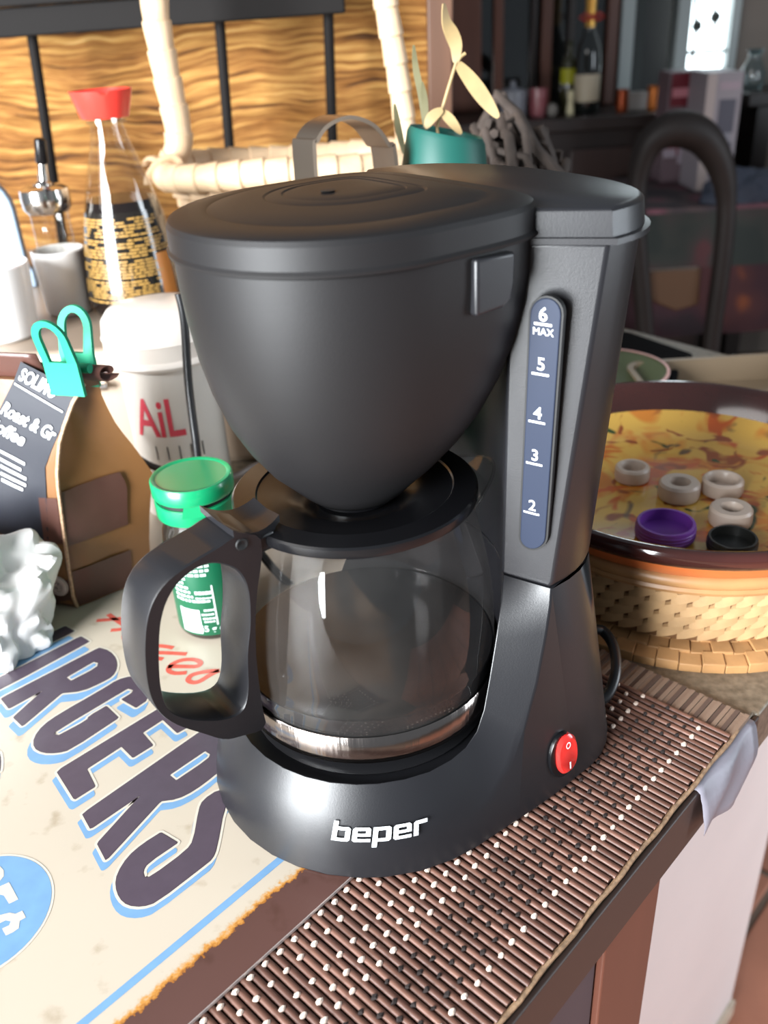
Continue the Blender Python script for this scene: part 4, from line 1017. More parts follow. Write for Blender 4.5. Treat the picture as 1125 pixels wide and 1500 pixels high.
# woven wall: strips over and under
m = MB(); nst = 52; nr = 9
for k in range(nr):
    z0 = .0006 + k * .0098; f = k / nr; R0 = .082 + .030 * f
    ring = []
    pr = [(.0, .0), (.0012, .002), (.0012, .0075), (.0, .0095)]
    rings = []
    for i in range(nst * 4):
        a = 2 * pi * i / (nst * 4); wv_ = .0028 * sin(nst / 2 * a + (pi if k % 2 else 0)); c_, s_ = cos(a), sin(a) * .50
        rings.append([BKC + Vector(((R0 + wv_ + d) * c_, (R0 + wv_ + d) * s_, z0 + h)) for d, h in ((-.0008, 0), (.0012, .001), (.0012, .009), (-.0008, .0098))])
    n_ = len(rings); vs = [q for r in rings for q in r]; m.add(vs, [(i * 4 + j, ((i + 1) % n_) * 4 + j, ((i + 1) % n_) * 4 + (j + 1) % 4, i * 4 + (j + 1) % 4) for i in range(n_) for j in range(4)])
m.build('woven_wall', WICK, basket, smooth=40)['kind'] = 'stuff'
m = MB(); m.loft([[BKC + Vector((.083 * cos(2 * pi * i / 40), .0405 * sin(2 * pi * i / 40), z)) for i in range(40)] for z in (.0003, .004)]); m.build('basket_floor', WICK, basket)
# knot where the handle meets the rim
m = MB()
for a in (-.6, .5): 
    d = Vector((cos(a), 0, sin(a))); pt = [jl_ + Vector((-.004, -.012, -.004)) + Vector((.016 * cos(t) * cos(a) , -.004 * abs(sin(t)) - .003, .016 * cos(t) * sin(a) + .010 * sin(t))) for t in [pi * i / 10 for i in range(11)]]
    m.tube(pt, .006, 8, flat=.4)
m.build('corner_knot', WICK, basket, smooth=50)

# ------------------------------------------------------------------ steel strip holder, teal vase with dried bamboo, twig bundle
LY = .565
m = MB(); Lp = [ay(463, 262, LY)]; P0 = ay(462, 240, LY); P1 = ay(581, 240, LY)
path = [Vector((P0.x, LY, ZC + .0015)), Vector((P0.x, LY, .12)), P0, ay(466, 205, LY), ay(484, 182, LY), ay(515, 172, LY), ay(548, 184, LY), ay(570, 212, LY), P1, Vector((P1.x + .003, LY, .12)), Vector((P1.x + .006, LY, ZC + .0015))]
P = bez(path, 8); w = Vector((-.013, .013, 0)); t = .0011; vs = []; n = len(P)
for i, q in enumerate(P):
    tg = (P[min(i + 1, n - 1)] - P[max(i - 1, 0)]).normalized(); nn = Vector((tg.z, 0, -tg.x)) * t
    vs += [q - nn, q + nn, q + nn + w, q - nn + w]
m.loft([vs[i * 4:i * 4 + 4] for i in range(n)]); o = m.build('steel_holder', M('satin_steel_strip', rgb(150, 136, 122), .3, 1.0), at=(path[0].x, LY, ZC), smooth=40)
tag(o, 'arched steel strip holder standing behind the coffee maker lid', 'holder')
VC = Vector((.046, .590, ZC + .0003)); vase = thing('teal_vase', 'slim teal plastic vase holding dried bamboo leaves behind the tank lid', 'vase', VC)
TEAL = M('teal_plastic', rgb(20, 74, 66), .5, spec=.3)
top_c = (ay(650, 196, .6) + Vector((0, 0, -.004))); ax = Vector((.10, 0, 1)).normalized()
m = MB(); rings = []
for k, (r, z) in enumerate(((.031, 0), (.0315, .003), (.0305, .08), (.0290, .15), (.0272, .215), (.0240, .2375), (.0222, .2405), (.0205, .2395), (.019, .215), (.017, .205))):
    c = VC + Vector((.006 * (z / .23) ** 2 * 1.0, 0, z)); tl = .22 * min(1, z / .2)
    rings.append([c + Vector((r * cos(a), r * sin(a), -r * cos(a) * tl)) for a in [2 * pi * i / 40 for i in range(40)]])
m.loft(rings); m.build('vase_body', TEAL, vase, smooth=40)
m = MB(); y_ = VC.y; sx0 = ay(650, 150, y_)
spr = thing('dried_bamboo_sprig', 'dried tan bamboo sprig with twisted leaves standing in the teal vase', 'sprig', VC + Vector((0, 0, .205)))
DRY = M('dried_tan_leaf', rgb(146, 124, 84), .6, var=.15, vscale=60); OLIVE = M('dull_olive_blade', rgb(104, 100, 72), .6, var=.2, vscale=50)
st0 = VC + Vector((.006, 0, .2085))
m.tube([st0, ay(640, 186, y_), ay(655, 135, y_), ay(668, 92, y_), ay(676, 82, y_), ay(682, 78, y_)], .0010, 8); m.build('stem', DRY, spr)
def leaf(pts, w, mt, yoff=0, tw=.5):
    P = bez([ay(px, py, y_ + yoff) for px, py in pts], 6); m = MB(); n = len(P); vs = []
    for i, q in enumerate(P):
        f = i / (n - 1); tg = (P[min(i + 1, n - 1)] - P[max(i - 1, 0)]).normalized(); s_ = Vector((tg.z, 0, -tg.x)); ww = w * (sin(pi * min(1, f * .85 + .1)) ** .8)
        a = tw * (f - .3); s_ = s_ * cos(a) + Vector((0, 1, 0)) * sin(a); nn = s_.cross(tg) * .0004
        vs += [q - s_ * ww + nn, q + s_ * ww + nn, q + s_ * ww - nn, q - s_ * ww - nn]
    m.loft([vs[i * 4:i * 4 + 4] for i in range(n)]); return m.build('leaf', mt, spr, smooth=40)
leaf([(669, 92), (690, 118), (712, 148), (730, 172)], .0046, DRY); leaf([(668, 92), (668, 68), (662, 50), (654, 32), (650, 5)], .0042, DRY, tw=1.2)
leaf([(646, 162), (660, 176), (676, 196)], .0030, DRY, -.004); leaf([(648, 160), (632, 172), (624, 188)], .0032, DRY, -.006)
leaf([(622, 186), (617, 140), (609, 100), (606, 66)], .0021, OLIVE, .006); leaf([(624, 190), (622, 150), (618, 120)], .0021, OLIVE, .004); leaf([(592, 225), (584, 190), (578, 152)], .0021, OLIVE, .01)
# dark tangled twigs
TWC = Vector((.112, .735, ZC + .001)); m = MB(); random.seed(21)
for k in range(90):
    a = random.uniform(0, 2 * pi); L = []; ph = random.uniform(0, pi); rr_ = random.uniform(.75, 1.0)
    ax1 = Vector((random.gauss(0, 1), random.gauss(0, 1), random.gauss(0, 1))).normalized(); b1 = ax1.orthogonal().normalized(); b2 = ax1.cross(b1)
    sp0 = random.uniform(1.2, 3.6)
    for i in range(11):
        t = ph + sp0 * i / 10; v = (b1 * cos(t) + b2 * sin(t)) * rr_ * (1 + .08 * sin(i * 1.9 + k)); L.append(TWC + Vector((v.x * (.075 - .03 * v.z), v.y * .062, .122 + v.z * .122)))
    for q in L: q.z = max(q.z, TWC.z + .004)
    m.tube(L, random.uniform(.0028, .0052), 6)
tw = m.build('twig_bundle', M('dark_grey_twig', rgb(62, 52, 46), .8, var=.35, vscale=60), smooth=60); tag(tw, 'dark tangled bundle of dry twigs behind the tank lid', 'twigs')

# ------------------------------------------------------------------ loose black cord behind the jar
m = MB(); m.tube(bez([ay(262, 430, .512), ay(270, 470, .510), ay(276, 560, .506), ay(286, 640, .500), ay(296, 700, .494), ay(330, 740, .47) , Vector((-.06, .455, ZC + .004)), Vector((-.02, .44, ZC + .004)), Vector((.05, .43, ZC + .004))], 8), .0026, 10)
o = m.build('hanging_cord', CORD); tag(o, 'black cord hanging in front of the cream canister', 'cord')
m = MB(); m.tube(bez([ay(150, 632, .530), ay(190, 662, .527), ay(225, 684, .525), ay(290, 700, .523), ay(345, 697, .524), ay(400, 676, .53), Vector((.0, .55, .035)), Vector((.03, .56, .0)), Vector((.06, .545, ZC + .003)), Vector((.12, .53, ZC + .003))], 8), .0023, 10)
o = m.build('cross_cord', M('brown_black_rubber', rgb(52, 44, 40), .4)); tag(o, 'dark brown cord running crosswise behind the green lidded jar', 'cord')
# ------------------------------------------------------------------ woven tray, basket and glazed dish on the right
DC = Vector((.1790, .462, 0))
STRAW = M('woven_palm_straw', rgb(176, 132, 86), .55, var=.16, vscale=60, bump=.2, bscale=260)
STRAW2 = M('pale_rush_straw', rgb(182, 146, 104), .55, var=.14, vscale=80, bump=.25, bscale=260)
TC = Vector((.182, .464, ZC))
tray = thing('woven_tray', 'flat round woven palm tray under the straw basket at right', 'tray', TC)
m = MB(); nseg = 60
for k, (r0, r1, z0, z1) in enumerate(((.103, .1110, .0035, .0070), (.095, .104, .0062, .0086), (.082, .096, .0080, .0094))):
    for i in range(nseg):
        a0 = 2 * pi * (i + (.5 if k % 2 else 0)) / nseg; a1 = a0 + 2 * pi / nseg * .97; up = .0011 if i % 2 else 0
        P = lambda r, a, z: TC + Vector((r * cos(a), r * sin(a), z))
        m.hexa([P(r0, a0, z0 - .004), P(r1, a0, z0 - .005), P(r1, a1, z0 - .005), P(r0, a1, z0 - .004)], [P(r0, a0, z1 + up), P(r1, a0, z0 + .001 + up), P(r1, a1, z0 + .001 + up), P(r0, a1, z1 + up)])
m.build('woven_segment', STRAW, tray, bevel=.0005)['kind'] = 'stuff'
m = MB(); m.lathe([(0, .0003), (.098, .0003), (.1075, .0012), (.1105, .0035), (.103, .0060), (.090, .0078), (0, .0078)], TC, 64); m.build('tray_base', STRAW, tray)
sb = thing('straw_basket', 'round woven straw basket holding the glazed dish', 'basket', DC + Vector((0, 0, .0052)))
SBZ = .0052
def wall_weave(name, C, n, rows, R0f, z0, hz, mt, parent, amp=.0014):
    m = MB()
    for k in range(rows):
        f = k / rows
        # slanted overlapping strips
        for i in range(n):
            a0 = 2 * pi * (i + .5 * (k % 2)) / n; a1 = a0 + 2 * pi / n * 1.25
            pts = []
            for t in (0, .33, .66, 1):
                a = a0 + (a1 - a0) * t; zz = z0 + hz * (k + .75 * t); R = R0f(min(1, (zz - z0) / (hz * rows))) + amp * sin(pi * t) 
                pts.append((a, zz, R))
            vs = []
            for a, zz, R in pts:
                for dr, dz in ((-.0012, -.0), (.0009, .0006), (.0009, hz * .85), (-.0012, hz * .95)): vs.append(C + Vector(((R + dr) * cos(a), (R + dr) * sin(a), zz + dz)))
            m.add(vs, [(j * 4 + q, (j + 1) * 4 + q, (j + 1) * 4 + (q + 1) % 4, j * 4 + (q + 1) % 4) for j in range(3) for q in range(4)] + [(0, 3, 2, 1), (12, 13, 14, 15)])
    o = m.build(name, mt, parent, smooth=35); o['kind'] = 'stuff'; return o
wall_weave('woven_strand', DC, 60, 5, lambda f: .0965 + .0060 * f, SBZ + .0015, .0078, STRAW2, sb)
m = MB(); m.lathe([(0, SBZ), (.0940, SBZ), (.0955, SBZ + .002), (.1005, .045), (.0985, .046), (.0925, SBZ + .004), (0, SBZ + .003)], DC, 64); m.build('basket_core', M('dark_straw_gap', rgb(120, 84, 52), .8), sb)
m = MB(); rp = [DC + Vector((.1030 * cos(2 * pi * i / 72), .1030 * sin(2 * pi * i / 72), .0478)) for i in range(73)]; m.tube(rp, .0040, 10); 
rp = [DC + Vector((.1045 * cos(2 * pi * i / 72), .1045 * sin(2 * pi * i / 72), .0435)) for i in range(73)]; m.tube(rp, .0025, 8); m.build('basket_rim', M('cane_rim', rgb(170, 126, 82), .4, var=.12, vscale=40), sb)
m = MB()
for a in (-1.18, -1.245):
    d = Vector((cos(a), sin(a), 0)); tp = [DC + d * (.1030 + .0062 * cos(t)) + Vector((0, 0, .0465 + .0075 * sin(t))) for t in [2 * pi * i / 16 for i in range(17)]]
    m.tube(tp, .0011, 8)
m.build('rim_tie', M('white_tie', rgb(244, 242, 238), .4), sb, label='pair of white ties around the rim')['kind'] = 'stuff'

dish = thing('glazed_dish', 'brown glazed terracotta dish painted with yellow flowers, resting in straw basket', 'dish', DC + Vector((0, 0, .030)))
m = MB(); m.lathe([(0, .0300), (.060, .0300), (.066, .0315), (.0860, .0410), (.0985, .0470), (.1075, .0535), (.1115, .0605)], DC, 72, None); m.build('terracotta_body', M('raw_terracotta', rgb(196, 104, 52), .45, var=.08, vscale=50, coat=.3), dish, smooth=60)
gm = M('brown_dish_glaze', rgb(58, 28, 24), .1, var=.25, vscale=16, coat=.6)
m = MB(); m.lathe([(.1060, .0585), (.1105, .0598), (.1135, .0615), (.1150, .0655), (.1152, .0690), (.1128, .0708), (.1098, .0704), (.1070, .0672), (.0985, .0565), (.0955, .0522)], DC, 96); m.build('glazed_rim', gm, dish, smooth=60)
fm = bpy.data.materials.new('yellow_painted_flowers'); fm.use_nodes = True; nt = fm.node_tree; p = nt.nodes['Principled BSDF']; p.inputs['Roughness'].default_value = .18; p.inputs['Coat Weight'].default_value = .5
tc = nt.nodes.new('ShaderNodeTexCoord')
def nlay(sc, off, lo, hi, dist=1.2):
    mp = nt.nodes.new('ShaderNodeMapping'); mp.inputs['Location'].default_value = off; nt.links.new(tc.outputs['Object'], mp.inputs[0])
    n = nt.nodes.new('ShaderNodeTexNoise'); n.inputs['Scale'].default_value = sc; n.inputs['Detail'].default_value = 2; n.inputs['Distortion'].default_value = dist; nt.links.new(mp.outputs[0], n.inputs['Vector'])
    r = nt.nodes.new('ShaderNodeValToRGB'); r.color_ramp.elements[0].position = lo; r.color_ramp.elements[1].position = hi; nt.links.new(n.outputs[0], r.inputs[0]); return r.outputs[0]
cur = None
base_c = (206, 164, 76)
prev = nt.nodes.new('ShaderNodeRGB'); prev.outputs[0].default_value = rgb(*base_c); prev = prev.outputs[0]
for sc, off, lo, hi, c in ((26, (0, 0, 0), .50, .60, (196, 122, 46)), (32, (3, 1, 0), .58, .64, (186, 88, 34)), (40, (7, 2, 1), .60, .66, (140, 70, 30)), (30, (1, 8, 2), .62, .66, (44, 66, 28)), (26, (5, 5, 5), .62, .68, (98, 78, 54))):
    f = nlay(sc, off, lo, hi); mx = nt.nodes.new('ShaderNodeMix'); mx.data_type = 'RGBA'; nt.links.new(f, mx.inputs[0]); nt.links.new(prev, mx.inputs[6]); mx.inputs[7].default_value = rgb(*c); prev = mx.outputs[2]
nt.links.new(prev, p.inputs['Base Color'])
m = MB(); m.lathe([(.0972, .0556), (.0920, .0503), (.0850, .0462), (.0740, .0446), (.040, .0440), (0, .0440)], DC, 72); m.build('painted_inside', fm, dish, smooth=60, label='yellow inside painted with orange flowers and green leaves')
# bottle caps lying in the dish
def ringcap(px, py, r, h, mt, name, label, inner=.62, group=None, tilt=0.0, z=.0447, solid=False):
    r *= 1.2; h *= 1.15; c = az(px, py, z + h); c.z = z; R = Matrix.Rotation(tilt, 3, 'X')
    m = MB(); ri = r * inner
    if solid: pr = [(0, 0), (r * .9, 0), (r, h * .15), (r, h * .9), (r * .97, h), (r * .88, h), (r * .86, h * .35), (0, h * .30)]
    else: pr = [(ri, 0), (r * .95, 0), (r, h * .2), (r * .98, h * .85), (r * .88, h), (ri * 1.15, h), (ri, h * .8), (ri, h * .25), (0, h * .2)]
    m.lathe(pr, c, 40, R); 
    if solid:
        for k in range(3): m.lathe([(r, h * (.25 + .2 * k)), (r * 1.025, h * (.32 + .2 * k)), (r, h * (.39 + .2 * k))], c, 40, R)
    o = m.build(name, mt, at=c, smooth=35); tag(o, label, 'cap', group); return o
MILK = M('milky_plastic', rgb(186, 168, 154), .35)
ringcap(927, 682, .0088, .0075, MILK, 'bottle_cap', 'milky white ring cap leftmost in the painted dish', group='milky caps in the dish')
ringcap(996, 705, .0100, .0085, MILK, 'bottle_cap', 'milky white cap in the middle of the painted dish', .45, 'milky caps in the dish')
ringcap(1072, 742, .0098, .0085, MILK, 'bottle_cap', 'milky white cap behind the black cap, lower of two', .45, 'milky caps in the dish')
ringcap(1060, 700, .0100, .0078, MILK, 'bottle_cap', 'milky white cap lying behind the lower right cap in the dish', .7, 'milky caps in the dish')
ringcap(976, 764, .0130, .0085, M('purple_plastic', rgb(116, 58, 156), .35), 'screw_cap', 'purple ridged screw cap at the near rim of the dish', solid=True)
ringcap(1074, 786, .0105, .0070, M('black_cap_plastic', rgb(26, 26, 24), .4), 'screw_cap', 'black screw cap at the near rim of the dish', solid=True)

# ------------------------------------------------------------------ things behind the dish
def slab(name, pts, z0, z1, mt, label, cat, bev=.003, rot=None):
    P = [az(x, y, z1) for x, y in pts]; m = MB(); m.hexa([Vector((p.x, p.y, z0)) for p in P], [Vector((p.x, p.y, z1)) for p in P]); o = m.build(name, mt, bevel=bev); tag(o, label, cat); return o
slab('black_board', [(880, 478), (925, 486), (1016, 517), (985, 552), (930, 545), (870, 520)], ZC + .0002, .012, M('black_slab', rgb(12, 12, 14), .9, spec=.1), 'black flat board lying behind the glazed dish', 'board')
g = thing('green_dish', 'dull green plate with pink edge beside the coffee maker tower', 'plate', az(905, 556, .015) * 1.0); g.location.z = ZC + .0003
gc = az(893, 566, .015); g.location = Vector((gc.x, gc.y + .02, .0127)); GC = Vector(g.location)
m = MB(); m.lathe([(0, 0), (.040, 0), (.052, .008), (.0535, .010), (.050, .010), (.038, .003), (0, .003)], GC, 48); m.build('plate_well', M('sage_green_glaze', rgb(84, 94, 66), .4), g)
m = MB(); m.lathe([(.0528, .0092), (.0545, .0098), (.0545, .0112), (.0520, .0112)], GC, 48); m.build('plate_edge', M('dusty_pink_rim', rgb(206, 156, 148), .4), g)
tb = thing('plastic_tub', 'shallow beige plastic tub behind the glazed dish at right', 'tub', Vector((az(1062, 545, .02).x, az(1085, 545, .02).y, ZC + .0003)))
TBM = M('beige_plastic', rgb(134, 116, 94), .4); q0 = tb.location
def rr(w, d, r, z, n=6):
    out = []
    for cx_, cy_, a0 in ((w - r, d - r, 0), (-w + r, d - r, 90), (-w + r, -d + r, 180), (w - r, -d + r, 270)):
        for i in range(n + 1): a = rad(a0 + 90 * i / n); out.append(q0 + Vector((cx_ + r * cos(a), cy_ + r * sin(a), z)))
    return out
m = MB(); m.loft([rr(.070, .036, .012, 0), rr(.074, .040, .016, .020), rr(.077, .043, .018, .022), rr(.077, .043, .018, .024), rr(.072, .038, .014, .024), rr(.067, .033, .010, .004)]); m.build('tub_body', TBM, tb, smooth=40)
m = MB(); m.hexa([q0 + Vector((x, -.0405, z)) for x, z in ((-.048, .006), (-.018, .006), (-.018, .018), (-.048, .018))], [q0 + Vector((x, -.0425, z)) for x, z in ((-.048, .006), (-.018, .006), (-.018, .018), (-.048, .018))]); m.build('tub_label', M('red_sticker', rgb(206, 60, 66), .4), tb)

# ------------------------------------------------------------------ the dark room beyond
WY = 3.25
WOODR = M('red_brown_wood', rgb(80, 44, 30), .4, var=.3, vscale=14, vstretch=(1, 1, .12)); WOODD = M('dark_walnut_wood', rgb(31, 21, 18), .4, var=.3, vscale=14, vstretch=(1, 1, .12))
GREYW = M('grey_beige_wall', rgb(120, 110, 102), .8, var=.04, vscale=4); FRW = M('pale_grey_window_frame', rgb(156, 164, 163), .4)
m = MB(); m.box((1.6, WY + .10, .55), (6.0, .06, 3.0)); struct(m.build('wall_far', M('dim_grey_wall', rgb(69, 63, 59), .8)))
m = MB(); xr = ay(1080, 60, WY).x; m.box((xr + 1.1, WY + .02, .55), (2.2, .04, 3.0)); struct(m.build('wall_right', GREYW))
def upright(x0, x1, Y, z0, z1, dy=.04): return Vector(((x0 + x1) / 2, Y, (z0 + z1) / 2)), (x1 - x0, dy, z1 - z0)
SBT = .0; Yf = 2.85
sbz = ay(850, 172, Yf).z
side = thing('sideboard', 'long dark walnut sideboard with bottles along the far wall', 'sideboard', (1.1, (Yf + WY) / 2, -.905))
x0s, x1s = .12, 1.10
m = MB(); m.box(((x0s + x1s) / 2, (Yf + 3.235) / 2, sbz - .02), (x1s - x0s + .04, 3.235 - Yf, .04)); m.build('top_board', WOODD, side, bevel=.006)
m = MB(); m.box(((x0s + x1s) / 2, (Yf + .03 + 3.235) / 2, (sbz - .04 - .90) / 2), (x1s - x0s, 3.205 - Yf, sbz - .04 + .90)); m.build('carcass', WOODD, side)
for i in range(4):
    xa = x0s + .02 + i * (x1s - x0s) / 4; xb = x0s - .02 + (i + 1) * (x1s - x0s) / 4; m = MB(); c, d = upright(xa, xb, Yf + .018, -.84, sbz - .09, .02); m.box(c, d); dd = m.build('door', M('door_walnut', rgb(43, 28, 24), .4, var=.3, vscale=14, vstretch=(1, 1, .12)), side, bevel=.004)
    m = MB(); m.lathe([(0, 0), (.010, 0), (.014, .012), (.010, .02), (0, .022)], (xb - .05, Yf + .006, -.3), 16, Matrix.Rotation(rad(90), 3, 'X')); m.build('knob', M('dull_brass', rgb(150, 120, 70), .35, .9), dd)
# glazed cabinet above it, brown frames then pale french-window frames
hutch = thing('glazed_cabinet', 'tall brown glazed cabinet behind the bottles on the sideboard', 'cabinet', (.75, WY, sbz))
xs = lambda px, Y=WY - .05: ay(px, 90, Y).x
PANE = GLASS('dim_cabinet_pane', (.62, .64, .64, 1), 1.5, .03, 1.5)
zb_, zt2 = sbz + .001, 1.2
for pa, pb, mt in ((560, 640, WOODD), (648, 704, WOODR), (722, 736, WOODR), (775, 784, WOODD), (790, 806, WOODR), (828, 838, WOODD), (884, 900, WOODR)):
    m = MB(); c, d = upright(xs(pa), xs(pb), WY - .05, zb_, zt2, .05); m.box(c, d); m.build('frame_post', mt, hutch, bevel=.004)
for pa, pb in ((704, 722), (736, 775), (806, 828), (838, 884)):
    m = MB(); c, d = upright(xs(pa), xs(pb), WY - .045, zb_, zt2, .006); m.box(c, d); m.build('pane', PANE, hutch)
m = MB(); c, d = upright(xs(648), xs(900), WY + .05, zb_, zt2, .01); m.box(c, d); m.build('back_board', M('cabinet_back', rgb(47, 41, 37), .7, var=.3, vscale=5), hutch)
win = struct(thing('window_1', 'pale framed french window, bright outside', 'window', (xs(990), WY, sbz))); del win['label']; del win['category']
for pa, pb in ((904, 924), (984, 1004), (1062, 1074)):
    m = MB(); c, d = upright(xs(pa), xs(pb), WY - .04, sbz + .001, 1.3, .06); m.box(c, d); m.build('window_frame', FRW, win, bevel=.004)
m = MB(); c, d = upright(xs(924), xs(984), WY - .03, sbz + .001, 1.3, .006); m.box(c, d); m.build('pane', PANE, win)
m = MB(); c, d = upright(xs(930), xs(944), WY - .02, sbz + .02, 1.3, .01); m.box(c, d); m.build('curtain_strip', M('grey_green_curtain', rgb(110, 112, 104), .7), win)
zlow = ay(1030, 100, WY).z
m = MB(); c, d = upright(xs(1004), xs(1062), WY - .02, zlow, 1.3, .006); m.box(c, d); m.build('bright_pane', M('daylit_glass', rgb(236, 250, 255), .3, emit=3.2), win, label='pane with bright daylight outside')
m = MB(); c, d = upright(xs(1004), xs(1062), WY - .03, sbz, zlow, .02); m.box(c, d); m.build('lower_panel', M('slate_shutter', rgb(82, 84, 90), .6), win)
IRON = M('dark_ironwork', rgb(46, 52, 48), .5)
m = MB()
gx = [ay(x, y, WY - .035) for x, y in ((1020, -10), (1019, 30), (1022, 42), (1016, 60), (1014, 95))]; m.tube(bez(gx, 6), .006, 6)
gx = [ay(x, y, WY - .035) for x, y in ((1050, -10), (1047, 18), (1049, 32), (1043, 48), (1041, 70))]; m.tube(bez(gx, 6), .006, 6)
m.tube([ay(1004, 78, WY - .035), ay(1062, 74, WY - .035)], .006, 6)
for x, y in ((1021, 38), (1048, 25)): m.lathe([(0, -.02), (.014, -.012), (.018, 0), (.014, .012), (0, .02)], ay(x, y, WY - .035), 12)
m.build('window_grille', IRON, win)
# bottles and small things on the sideboard
Ys = Yf + .10; zs = sbz + .0005
def on_side(px): P = ay(px, 160, Ys); return Vector((P.x, Ys, zs))
PXM = 1300 / (Ys * .874 + .1)
def lathe_thing(name, px, prof, mt, label, cat, dy=0, seg=28):
    c = on_side(px); c.y += dy; m = MB(); m.lathe(prof, c, seg); o = m.build(name, mt, at=c, smooth=45); tag(o, label, cat); return o
lathe_thing('sugar_bowl', 751, [(0, 0), (.036, 0), (.040, .01), (.042, .07), (.041, .076), (.012, .084), (.008, .09), (.010, .10), (0, .104)], M('greyish_china', rgb(108, 109, 116), .4), 'grey white lidded bowl leftmost on the far sideboard', 'bowl')
cd = thing('candle_glass', 'glass with red wax candle between bowl and wine bottle', 'candle', on_side(788)); c = Vector(cd.location)
m = MB(); m.lathe([(0, .0005), (.024, .0005), (.026, .03), (0, .031)], c, 24); m.build('red_wax', M('red_wax', rgb(190, 30, 50), .4), cd)
m = MB(); m.lathe([(0, 0), (.025, 0), (.0272, .03), (.028, .078), (.0268, .078), (.026, .032)], c, 28); m.build('glass_cup', M('pinkish_glass', rgb(150, 82, 88), .2, trans=.3), cd)
lathe_thing('pebble_ornament', 806, [(0, 0), (.012, .002), (.017, .015), (.013, .032), (0, .038)], M('grey_pebble', rgb(110, 104, 98), .6), 'small grey pebble ornament right of the red candle', 'ornament', -.03)
lathe_thing('salt_figurine', 832, [(0, 0), (.011, 0), (.012, .01), (.008, .04), (.0105, .052), (.008, .066), (0, .072)], M('cream_porcelain', rgb(196, 186, 150), .4), 'little cream porcelain figurine left of the wine bottle', 'figurine', -.03)
wb = thing('wine_bottle', 'dark wine bottle with gold foil neck and pale label on sideboard', 'bottle', on_side(858)); c = Vector(wb.location)
m = MB(); m.lathe([(0, 0), (.036, 0), (.038, .006), (.038, .150), (.034, .180), (.018, .215), (.0145, .235), (.0140, .29), (0, .29)], c, 36); m.build('bottle_glass', M('black_green_glass', rgb(14, 18, 16), .08, coat=.5), wb)
m = MB(); m.lathe([(.0150, .222), (.0150, .291), (.0160, .295), (.0160, .318), (0, .320)], c, 28); m.build('neck_foil', M('gold_foil', rgb(216, 166, 84), .28, .8), wb, label='gold foil neck')
m = MB(); m.lathe([(.0384, .035), (.0386, .036), (.0386, .108), (.0384, .109)], c, 36); m.build('bottle_label', M('pale_bottle_label', rgb(176, 164, 142), .5), wb)
m = MB()
for sg in (-1, 1): m.tube([c + Vector((0, -.016, .258)), c + Vector((sg * .02, -.020, .268)), c + Vector((sg * .036, -.018, .258)), c + Vector((sg * .02, -.018, .250)), c + Vector((0, -.016, .256))], .004, 6)
m.build('red_ribbon', M('red_ribbon', rgb(166, 40, 26), .5), wb)
yb = thing('yellow_label_bottle', 'olive bottle with bright yellow label just left of the dark wine bottle', 'bottle', on_side(838) + Vector((0, .06, 0))); c = Vector(yb.location)
m = MB(); m.lathe([(0, 0), (.024, 0), (.026, .005), (.026, .125), (.022, .145), (.011, .16), (.010, .20), (0, .20)], c, 28); m.build('bottle_glass', M('olive_glass', rgb(52, 50, 26), .2, coat=.3), yb)
m = MB(); m.lathe([(.0262, .082), (.0265, .083), (.0265, .123), (.0262, .124)], c, 28); m.build('bottle_label', M('bright_yellow_label', rgb(164, 163, 16), .5), yb)
lathe_thing('copper_tealight', 908, [(0, 0), (.016, 0), (.019, .012), (.017, .05), (.019, .062), (.016, .062), (.014, .01), (0, .008)], M('copper_glow', rgb(148, 68, 35), .3, .6), 'copper candle holder left of the frosted box', 'candle holder', -.02)
lathe_thing('copper_tealight', 953, [(0, 0), (.018, 0), (.021, .012), (.019, .055), (.021, .066), (.018, .066), (.016, .01), (0, .008)], M('orange_copper', rgb(171, 97, 40), .3, .6), 'orange copper candle holder right of the frosted box', 'candle holder', -.02)
c = on_side(930); m = MB(); m.box(c + Vector((0, 0, .026)), (.075, .05, .052)); o = m.build('frosted_box', M('frosted_grey', rgb(120, 114, 110), .4), at=c, bevel=.004); tag(o, 'frosted grey box between two copper candle holders', 'box')
# table with patterned cloth, boxes and clutter
TZ = -.16
P1_, P2_ = az(925, 306, TZ), az(1300, 292, TZ)
ty0, ty1, tx0, tx1 = P1_.y, 2.80, .72, 2.1
tbl = thing('dining_table', 'dining table hidden under a patterned cloth in the dark room', 'table', ((tx0 + tx1) / 2, (ty0 + ty1) / 2, -.905))
m = MB(); m.box(((tx0 + tx1) / 2, (ty0 + ty1) / 2, TZ - .02), (tx1 - tx0 - .02, ty1 - ty0 - .02, .03)); m.build('tabletop', WOODD, tbl)
for x in (tx0 + .08, tx1 - .08):
    for y in (ty0 + .08, ty1 - .08): m = MB(); m.box((x, y, (TZ - .035 - .905) / 2), (.06, .06, .905 + TZ - .035)); m.build('leg', WOODD, tbl)
def clothmat(name, cols, sc):
    mm = bpy.data.materials.new(name); mm.use_nodes = True; nt = mm.node_tree; p = nt.nodes['Principled BSDF']; p.inputs['Roughness'].default_value = .85
    tc = nt.nodes.new('ShaderNodeTexCoord'); n = nt.nodes.new('ShaderNodeTexNoise'); n.inputs['Scale'].default_value = sc; n.inputs['Detail'].default_value = 1.5; nt.links.new(tc.outputs['Object'], n.inputs['Vector'])
    r = nt.nodes.new('ShaderNodeValToRGB'); r.color_ramp.interpolation = 'EASE'; e = r.color_ramp.elements; e[0].position = .40; e[0].color = rgb(*cols[0]); e[1].position = .5; e[1].color = rgb(*cols[1])
    q = e.new(.60); q.color = rgb(*cols[2]); q = e.new(.68); q.color = rgb(*cols[3]); nt.links.new(n.outputs[0], r.inputs[0]); nt.links.new(r.outputs[0], p.inputs['Base Color']); return mm
